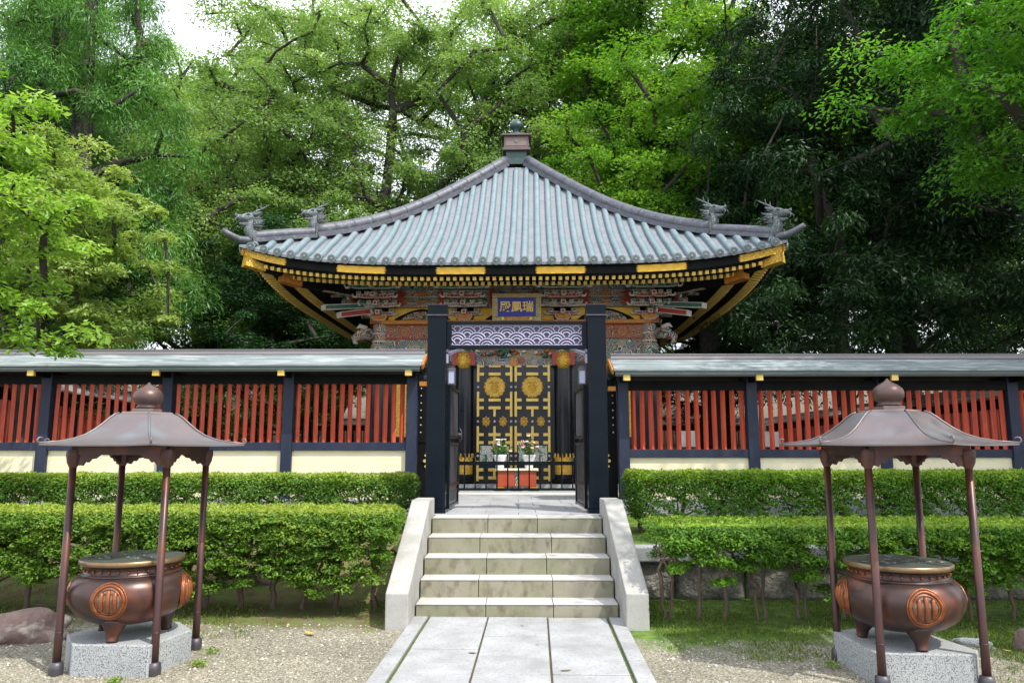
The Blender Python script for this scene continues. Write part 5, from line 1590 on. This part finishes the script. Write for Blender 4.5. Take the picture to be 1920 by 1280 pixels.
def ordinal(i):
    return ['nearest the stairs', 'second from the stairs', 'third from the stairs', 'fourth from the stairs', 'fifth from the stairs', 'sixth from the stairs', 'seventh from the stairs', 'eighth from the stairs', 'ninth from the stairs', 'tenth from the stairs', 'eleventh from the stairs', 'twelfth from the stairs', 'thirteenth from the stairs', 'fourteenth from the stairs'][i]
LX = [-1.56, -1.93, -2.25, -2.58, -2.92, -3.28, -3.66, -4.05, -4.45, -4.82, -5.18, -5.58, -5.98, -6.4]
for i, x in enumerate(LX):
    a = (LX[i - 1] + x) / 2 if i else x + 0.30
    b = (LX[i + 1] + x) / 2 if i < len(LX) - 1 else x - 0.25
    shrub('clipped_shrub', (a + b) / 2, 7.66, 8.72, 0.30 + 0.09 * math.sin(i * 1.9 + 2), 1.05, a - b, 'flat-topped clipped azalea in the left front row, ' + ordinal(i), 'clipped shrubs of the left front row', 100 + i, 13000, ends=(False, i == 0), sway=0.03 * math.sin(i * 2.2), bn=0.20, light=0.08, holes=0.35, tmul=(1.02, 0.98, 0.95))
RX = [1.57, 1.80, 2.02, 2.42, 2.83, 3.22, 3.65, 4.07, 4.5, 4.9, 5.32, 5.75, 6.2]
for i, x in enumerate(RX):
    a = (RX[i - 1] + x) / 2 if i else x - 0.27
    b = (RX[i + 1] + x) / 2 if i < len(RX) - 1 else x + 0.25
    shrub('clipped_shrub', (a + b) / 2, 7.15, 8.30, (0.52 if i < 4 else 0.36) + 0.09 * math.sin(i * 2.3), 0.955, b - a, 'airy bare-stemmed azalea in the right front row, ' + ordinal(i), 'clipped shrubs of the right front row', 200 + i, 4600 if i < 5 else 8500, ends=(i == 0, False), sway=0.04 * math.sin(i * 1.3), multi=2 if i in (0, 3, 4) else 1, light=0.03, holes=0.75 if i < 5 else 0.55, bn=0.24, tmul=(0.98, 1.06, 0.80))

def hedge(label, x0, x1, y0, y1, z0, z1, seed, n, ends, tmul, zt):
    rng = np.random.default_rng(seed)
    root = thing('hedge', label, 'hedge', ((x0 + x1) / 2, (y0 + y1) / 2, zt), 0, 'clipped hedges below the roofed fences')
    cx, cy = root.location.x, root.location.y
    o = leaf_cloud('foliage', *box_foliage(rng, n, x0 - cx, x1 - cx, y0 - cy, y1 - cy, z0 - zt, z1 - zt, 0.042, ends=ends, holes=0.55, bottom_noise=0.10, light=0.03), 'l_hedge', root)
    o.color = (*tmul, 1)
    k = 0; x = min(x0, x1) + 0.25
    while x < max(x0, x1) - 0.1:
        mb = MB()
        K = np.array([[rng.uniform(-0.28, 0.28), rng.uniform(-0.3, 0.3), rng.uniform(z0 - zt + 0.1, z1 - zt - 0.08)] for _ in range(16)])
        limbs(rng, mb, (0, 0, 0.0), (0.02, 0, (z1 - zt) * 0.5), K, 0.03, tw=0.02, rmin=0.004)
        mb.build('stem', 'shrubbark', root, loc=(x - cx, 0, 0), fix=False)
        x += rng.uniform(0.5, 0.62)
hedge('continuous clipped hedge below the left roofed fence', -8.8, -1.33, 10.15, 10.85, 0.80, 1.34, 41, 125000, (False, True), (0.98, 1.0, 0.95), 0.57)
hedge('continuous clipped hedge below the right roofed fence', 1.42, 8.9, 10.0, 10.8, 0.70, 1.385, 42, 135000, (True, False), (0.92, 1.02, 0.78), 0.55)

# ================================================================== GRASS, FALLEN LEAVES
def grass():
    rng = np.random.default_rng(9)
    C, T = [], []
    def patch(n, x0, x1, y0, y1, dens):
        X = rng.uniform(x0, x1, n); Y = rng.uniform(y0, y1, n)
        f = np.sin(X * 2.7 + Y * 1.3) + np.sin(X * 6.1 - Y * 4.7) * 0.6 + np.sin(X * 13 + Y * 11) * 0.4
        k = f + rng.normal(0, 0.5, n) > dens
        return X[k], Y[k]
    for n, x0, x1, y0, y1, d in ((26000, 1.25, 7, 7.0, 8.6, -0.6), (12000, 1.25, 6, 6.2, 7.1, 0.5), (12000, 3.5, 6, 5.6, 7.0, 0.1), (14000, -7, -1.25, 7.45, 8.4, 0.3), (9000, -7, -1.3, 8.4, 9.6, 0.3), (4500, -7, -1.25, 6.9, 7.5, 0.9)):
        X, Y = patch(n, x0, x1, y0, y1, d)
        C.append(np.stack([X, Y], 1))
    C = np.concatenate(C); n = len(C)
    Z = np.array([terrain(a, b) for a, b in C])
    H = rng.uniform(0.012, 0.04, n)
    P = np.stack([C[:, 0], C[:, 1], Z + H * 0.45], 1)
    D = rng.normal(size=(n, 3)) * 0.45; D[:, 2] = 1
    N = rng.normal(size=(n, 3)); N[:, 2] *= 0.2
    o = leaf_cloud('grass', P, unit(N), D, H, H * 0.22 + 0.002, rng.random(n), 'l_grass')
    tag(o, 'short grass and moss growing under and before the shrubs', 'grass', kind='stuff')
grass()
def pebbles():
    rng = np.random.default_rng(77)
    n = 15000
    X = rng.uniform(-5.2, 5.2, n); Y = 4.6 + 3.3 * rng.random(n) ** 1.1
    k = (np.abs(X) > 1.12) & (((X < 0) & (Y < 7.5)) | ((X > 0) & (Y < 6.9)))
    X, Y = X[k], Y[k]; n = len(X)
    R_ = rng.uniform(0.004, 0.011, n) * np.where(rng.random(n) < 0.03, 1.9, 1)
    O = np.array([(1, 0, 0), (0.45, 0.85, 0), (-0.6, 0.75, 0), (-1, -0.1, 0), (-0.4, -0.85, 0), (0.55, -0.75, 0), (0.1, 0.05, 0.75), (0.5, -0.1, 0.6)])
    a = rng.uniform(0, 2 * PI, n); c, d = np.cos(a), np.sin(a)
    P = O[None] * rng.uniform(0.75, 1.25, (n, 8, 1)) * R_[:, None, None]
    V = np.stack([P[..., 0] * c[:, None] - P[..., 1] * d[:, None] + X[:, None], P[..., 0] * d[:, None] + P[..., 1] * c[:, None] + Y[:, None], P[..., 2] + 0.001], -1)
    T = np.array([(0, 1, 7), (1, 6, 7), (1, 2, 6), (2, 3, 6), (3, 4, 6), (4, 5, 6), (5, 7, 6), (5, 0, 7)])
    F = (T[None] + (np.arange(n) * 8)[:, None, None]).reshape(-1, 3)
    me = bpy.data.meshes.new('gravel')
    me.from_pydata(V.reshape(-1, 3).tolist(), [], F.tolist())
    at = me.attributes.new('tint', 'FLOAT', 'FACE')
    at.data.foreach_set('value', np.repeat(rng.random(n), 8).astype(np.float32))
    m, nn, l, b = new_mat('loose_gravel_stone')
    b.inputs['Roughness'].default_value = 0.85
    q = nn.new('ShaderNodeAttribute'); q.attribute_name = 'tint'
    rr = ramp(nn, [(0, (0.12, 0.11, 0.09)), (0.4, (0.27, 0.25, 0.20)), (0.8, (0.36, 0.34, 0.29)), (1, (0.55, 0.54, 0.5))])
    l.new(q.outputs['Fac'], rr.inputs['Fac']); l.new(rr.outputs['Color'], b.inputs['Base Color'])
    me.materials.append(m)
    o = bpy.data.objects.new('gravel', me); COL.objects.link(o)
    tag(o, 'loose beige gravel stones scattered over the forecourt', 'gravel', kind='stuff')
pebbles()
def tuft(x, y, n, label, seed):
    rng = np.random.default_rng(seed)
    C = np.stack([rng.normal(0, 0.035, n), rng.normal(0, 0.03, n), rng.uniform(0.01, 0.05, n)], 1)
    D = rng.normal(size=(n, 3)); D[:, 2] += 1
    N = rng.normal(size=(n, 3)); N[:, 2] += 0.7
    o = leaf_cloud('weed_tuft', C, unit(N), D, rng.uniform(0.02, 0.04, n), rng.uniform(0.010, 0.018, n), rng.random(n) * 0.7 + 0.3, 'l_hedge', loc=(x, y, 0))
    tag(o, label, 'weed', 'weeds in the gravel')
tuft(-2.86, 5.60, 70, 'small green weed in front of the left stone block', 1)
tuft(-2.46, 6.05, 80, 'small green weed against the right side of the left stone block', 2)
tuft(-2.50, 6.42, 45, 'small green weed by the shoe of the rear canopy pole', 3)
tuft(2.42, 6.05, 60, 'small green weed at the left foot of the right stone block', 4)
rg = random.Random(2)
for x, y, z, sc, mt, lab in ((0.05, 7.30, 0.031, 0.022, 'deadleaf', 'tiny dry leaf on the path slab nearest the steps'), (-0.36, 6.35, 0.031, 0.04, 'deadleaf', 'brown dry leaf on the left column of path slabs'), (0.17, 6.62, 0.031, 0.02, 'deadleaf', 'tiny dry leaf on the middle column of path slabs'), (0.36, 5.86, 0.031, 0.045, 'deadleaf', 'largest dry leaf, at the near edge of the path'),
                          (-1.87, 7.05, 0.02, 0.07, 'yellowleaf', 'yellow fallen leaf on the gravel left of the stairs'), (4.02, 6.45, 0.03, 0.035, 'yellowleaf', 'small yellow fallen leaf beside the flat stone')):
    s = MB()
    a = rg.uniform(0, 3)
    pts = [(-1, 0), (-0.5, 0.32), (0.1, 0.4), (0.7, 0.2), (1.1, 0), (0.7, -0.22), (0.1, -0.38), (-0.5, -0.3)]
    s.add([(sc * (p[0] * math.cos(a) - p[1] * math.sin(a)), sc * (p[0] * math.sin(a) + p[1] * math.cos(a)), 0.15 * sc * (abs(p[1]) + p[0] ** 2)) for p in pts], [tuple(range(8))])
    tag(s.build('fallen_leaf', mt, None, loc=(x, y, z)), lab, 'leaf')

# ================================================================== TREES
def make_tree(name, label, loc, env, k, rk, per, leaf, wr, lm, r0, seed, h0=0.0, top=None, group='trees around the court', **kw):
    rng = np.random.default_rng(seed)
    root = thing(name, label, 'tree', loc, 0, group)
    shell = kw.pop('shell', 0.4); tw = kw.pop('tw', 0.25); col = kw.pop('col', (1, 1, 1))
    K = crown_points(rng, env, k, shell)
    zz = max(e[2] + e[5] * 0.6 for e in env)
    mb = MB()
    limbs(rng, mb, (0, 0, h0 - 0.3), top or (np.mean([e[0] for e in env]), np.mean([e[1] for e in env]), zz * 0.85), K, r0, tw=tw)
    mb.build('trunk', 'bark', root, fix=False)
    # a few twigs of leaves also along inner branches
    o = leaf_cloud('crown', *crown_leaves(rng, K, rk, per, leaf, wr, **kw), lm, root)
    o.color = (*col, 1)
    return root
def place(src, label, loc, rz, sc, col=None, group='trees around the court', name=None):
    c = copy_tree(src)
    c.location = loc; c.rotation_euler.z = rz
    c.scale = sc if hasattr(sc, '__len__') else (sc, sc, sc)
    c['label'] = label; c['group'] = group
    if name: c.name = name
    if col:
        for ch in bpy.data.objects:
            if ch.parent == c and ch.name.startswith('crown'): ch.color = (*col, 1)
    return c

# zelkova: tall, open, visible limbs, 20 m
zel = make_tree('zelkova_tree', 'tall open zelkova with bare dark limbs rising behind the left slope of the shrine roof', (-4.6, 29.0, 0.8),
                [(-2.6, 0, 17.0, 4.8, 4.5, 5.0), (3.2, 0, 17.5, 5.0, 4.5, 5.0), (0, 0, 11.0, 6.2, 4.5, 2.8), (-4.8, 0, 11.5, 3.2, 3.5, 3.2), (5.2, 0, 12.0, 3.4, 3.5, 3.4)],
                320, 1.0, 370, 0.155, 0.42, 'l_zel', 0.34, 11, flat=0.42, droop=0.22, shell=0.25, tw=0.35, top=(-0.9, 0, 14.5))
# denser broadleaf
bro = make_tree('broadleaf_tree', 'mid green broadleaf tree behind the left corner of the shrine roof', (-11.0, 27.5, 0.8),
                [(0, 0, 11.5, 4.2, 4.0, 4.5), (-2.5, 0, 8.0, 3.6, 3.4, 3.2), (2.6, 0, 8.0, 3.6, 3.4, 3.2), (0, -1, 5.0, 4.0, 3.0, 2.0)],
                230, 0.95, 400, 0.16, 0.42, 'l_zel', 0.40, 12, flat=0.40, droop=0.25, shell=0.4)
# cedar: drooping plumes
ced = make_tree('cedar_tree', 'feathery cedar at the upper left edge of the court', (-12.6, 20.5, 0.8),
                [(0, 0, 17.5, 1.3, 1.3, 3.0), (0, 0, 13.5, 2.3, 2.3, 3.0), (0, 0, 9.5, 3.1, 3.1, 2.8), (0, 0, 6.0, 3.6, 3.6, 2.4)],
                210, 0.85, 480, 0.20, 0.16, 'l_cedar', 0.40, 13, flat=0.75, droop=0.55, up=0.5, spread=0.7, shell=0.6, top=(0, 0, 19.5), tw=0.05)
# dark evergreen
eve = make_tree('evergreen_tree', 'dark evergreen tree filling the right background, nearest the shrine roof', (9.4, 21.0, 0.8),
                [(0, 0, 13.5, 3.8, 3.6, 4.2), (0, 0, 8.5, 4.5, 4.2, 3.8), (-1.5, -1, 4.8, 3.8, 3.0, 2.4)],
                260, 0.85, 400, 0.17, 0.28, 'l_dark', 0.22, 14, flat=0.55, droop=0.45, up=0.6, spread=0.5, shell=0.45)
# maple: bright, layered
map_ = make_tree('maple_tree', 'bright green maple with crooked dark boughs behind the right slope of the shrine roof', (6.6, 24.5, 0.8),
                 [(-1.8, 0, 11.5, 4.0, 3.5, 3.2), (2.2, 0, 11.2, 3.4, 3.2, 3.6), (0, 0, 7.2, 4.8, 3.8, 2.2), (-3.0, 0, 8.0, 2.6, 2.5, 2.2)],
                 220, 0.95, 400, 0.15, 0.5, 'l_bright', 0.38, 15, flat=0.30, droop=0.12, shell=0.35, tw=0.4)
# near yellow-green tree on the left
yel = make_tree('cherry_tree', 'yellow green cherry tree leaning over the left roofed fence', (-9.9, 14.6, 0.8),
                [(1.3, -0.3, 5.2, 1.7, 1.5, 1.25), (0.0, 0, 6.3, 1.9, 1.6, 1.2), (2.1, -0.3, 3.9, 1.25, 1.2, 0.85), (-1.5, 0, 5.2, 2.2, 1.6, 1.6), (0.3, 0, 3.4, 2.2, 1.4, 0.7)],
                250, 0.42, 260, 0.105, 0.42, 'l_yel', 0.17, 16, flat=0.35, droop=0.30, shell=0.45, tw=0.15, group='trees around the court')
# overhanging boughs of near trees, just beyond the frame edges
nearl = make_tree('plum_tree', 'near tree at the left edge whose long bright leaves hang into the picture', (-7.4, 8.9, 0.5),
                  [(0.9, 0.3, 4.4, 1.1, 1.0, 1.0), (0.2, 0, 3.4, 1.3, 1.1, 0.9), (0.0, 0, 5.4, 1.5, 1.3, 1.0), (1.5, 0.2, 2.65, 0.5, 0.5, 0.35)],
                  130, 0.34, 120, 0.115, 0.40, 'l_yel', 0.12, 17, flat=0.4, droop=0.35, shell=0.4, tw=0.1, col=(0.80, 1.0, 0.55))
nearr = make_tree('oak_tree', 'large near oak on the right whose leafy boughs hang over the right canopy', (11.0, 9.6, 0.5),
                  [(-2.9, 4.3, 8.4, 1.7, 1.6, 1.3), (-1.9, 3.2, 7.0, 1.6, 1.6, 1.2), (-1.0, 3.5, 9.8, 2.2, 2.0, 1.4), (-1.2, 1.5, 8.6, 3.2, 3.0, 2.0), (0, -2.5, 8.2, 4.2, 4.0, 2.2), (-2.0, -4.5, 8.8, 3.8, 3.2, 2.0), (-1.0, 1.6, 6.0, 1.9, 1.8, 1.2), (0, 0, 11.0, 4.0, 4.0, 1.8)],
                  390, 0.72, 290, 0.125, 0.40, 'l_bright', 0.40, 18, flat=0.4, droop=0.25, shell=0.3, tw=0.2, col=(0.72, 0.92, 0.8))

place(ced, 'second feathery cedar, taller, behind the first at the upper left', (-17.0, 26.5, 0.8), 1.9, 1.15)
place(ced, 'narrow cedar between the two taller cedars, behind the cherry tree', (-15.0, 23.0, 0.8), 4.0, (0.80, 0.80, 0.85), (0.9, 0.95, 0.9))
place(bro, 'broadleaf tree between the cedars and the shrine roof, top against the sky', (-15.5, 36.0, 3.0), 2.4, (1.2, 1.2, 1.15), (1.05, 1.05, 0.8))
place(bro, 'broadleaf tree low behind the left eave of the shrine', (-8.0, 29.0, 0.8), 4.4, (0.85, 0.85, 0.62), (0.85, 1.0, 0.9))
place(zel, 'zelkova behind the roof finial, thin limbs against the sky', (3.8, 34.0, 1.0), 2.2, 1.25, (0.95, 1.05, 0.75))
place(zel, 'zelkova at the upper centre left, far behind the open zelkova', (-9.0, 37.0, 1.5), 4.0, 1.15, (1.0, 1.0, 0.9))
place(bro, 'dense broadleaf tree behind the right slope of the roof', (3.0, 28.5, 0.8), 1.1, (0.9, 0.9, 0.75), (0.95, 1.05, 0.7))
place(map_, 'second bright maple, higher, above the right slope of the roof', (4.8, 31.0, 1.0), 2.6, 1.45, (0.9, 0.95, 0.9))
place(map_, 'maple behind the dark evergreens at the right', (15.5, 30.0, 0.8), 4.4, 1.4, (0.8, 0.85, 0.9))
place(eve, 'dark evergreen right of centre, tallest, branches against the sky', (12.6, 24.0, 0.8), 1.3, (1.2, 1.2, 1.35))
place(eve, 'dark evergreen near the right edge behind the right roofed fence', (13.6, 18.0, 0.8), 2.9, (1.1, 1.1, 1.1), (0.8, 0.85, 0.85))
place(eve, 'dark evergreen behind the right eave, low crown down to the fence', (7.6, 26.5, 0.8), 5.0, (0.9, 0.9, 0.7), (0.9, 1.0, 0.9))
place(eve, 'dark evergreen low behind the left eave, in deep shade', (-7.6, 24.6, 0.8), 0.6, (0.85, 0.75, 0.50), (0.9, 1.1, 0.9))
place(eve, 'dark evergreen behind the cherry tree at the left', (-14.0, 17.5, 0.8), 3.4, (0.9, 0.9, 0.6), (0.9, 1.1, 0.9))
# woodland beyond, one row of trees closing the view
far = [(-26, 44, 1.2, bro), (-20, 47, 1.15, zel), (-13, 50, 1.1, bro), (-6.5, 48, 0.95, bro), (0, 50, 1.15, bro), (6, 49, 1.2, zel), (12, 46, 1.35, bro), (19, 44, 1.35, eve), (26, 42, 1.3, bro), (20, 33, 1.3, eve), (-22, 33, 1.25, ced)]
pos = ['farthest left', 'second from the left', 'third from the left', 'fourth from the left', 'directly behind the finial', 'just right of the finial', 'behind the maple boughs', 'behind the dark evergreens', 'farthest right', 'beside the right court fence', 'beside the left court fence']
for i, (x, y, sc, src) in enumerate(far):
    place(src, 'woodland tree beyond the court, ' + pos[i], (x, y, terrain(x, y) - 0.3), i * 1.7, sc, (1.1, 1.15, 1.05), 'woodland trees beyond the court')
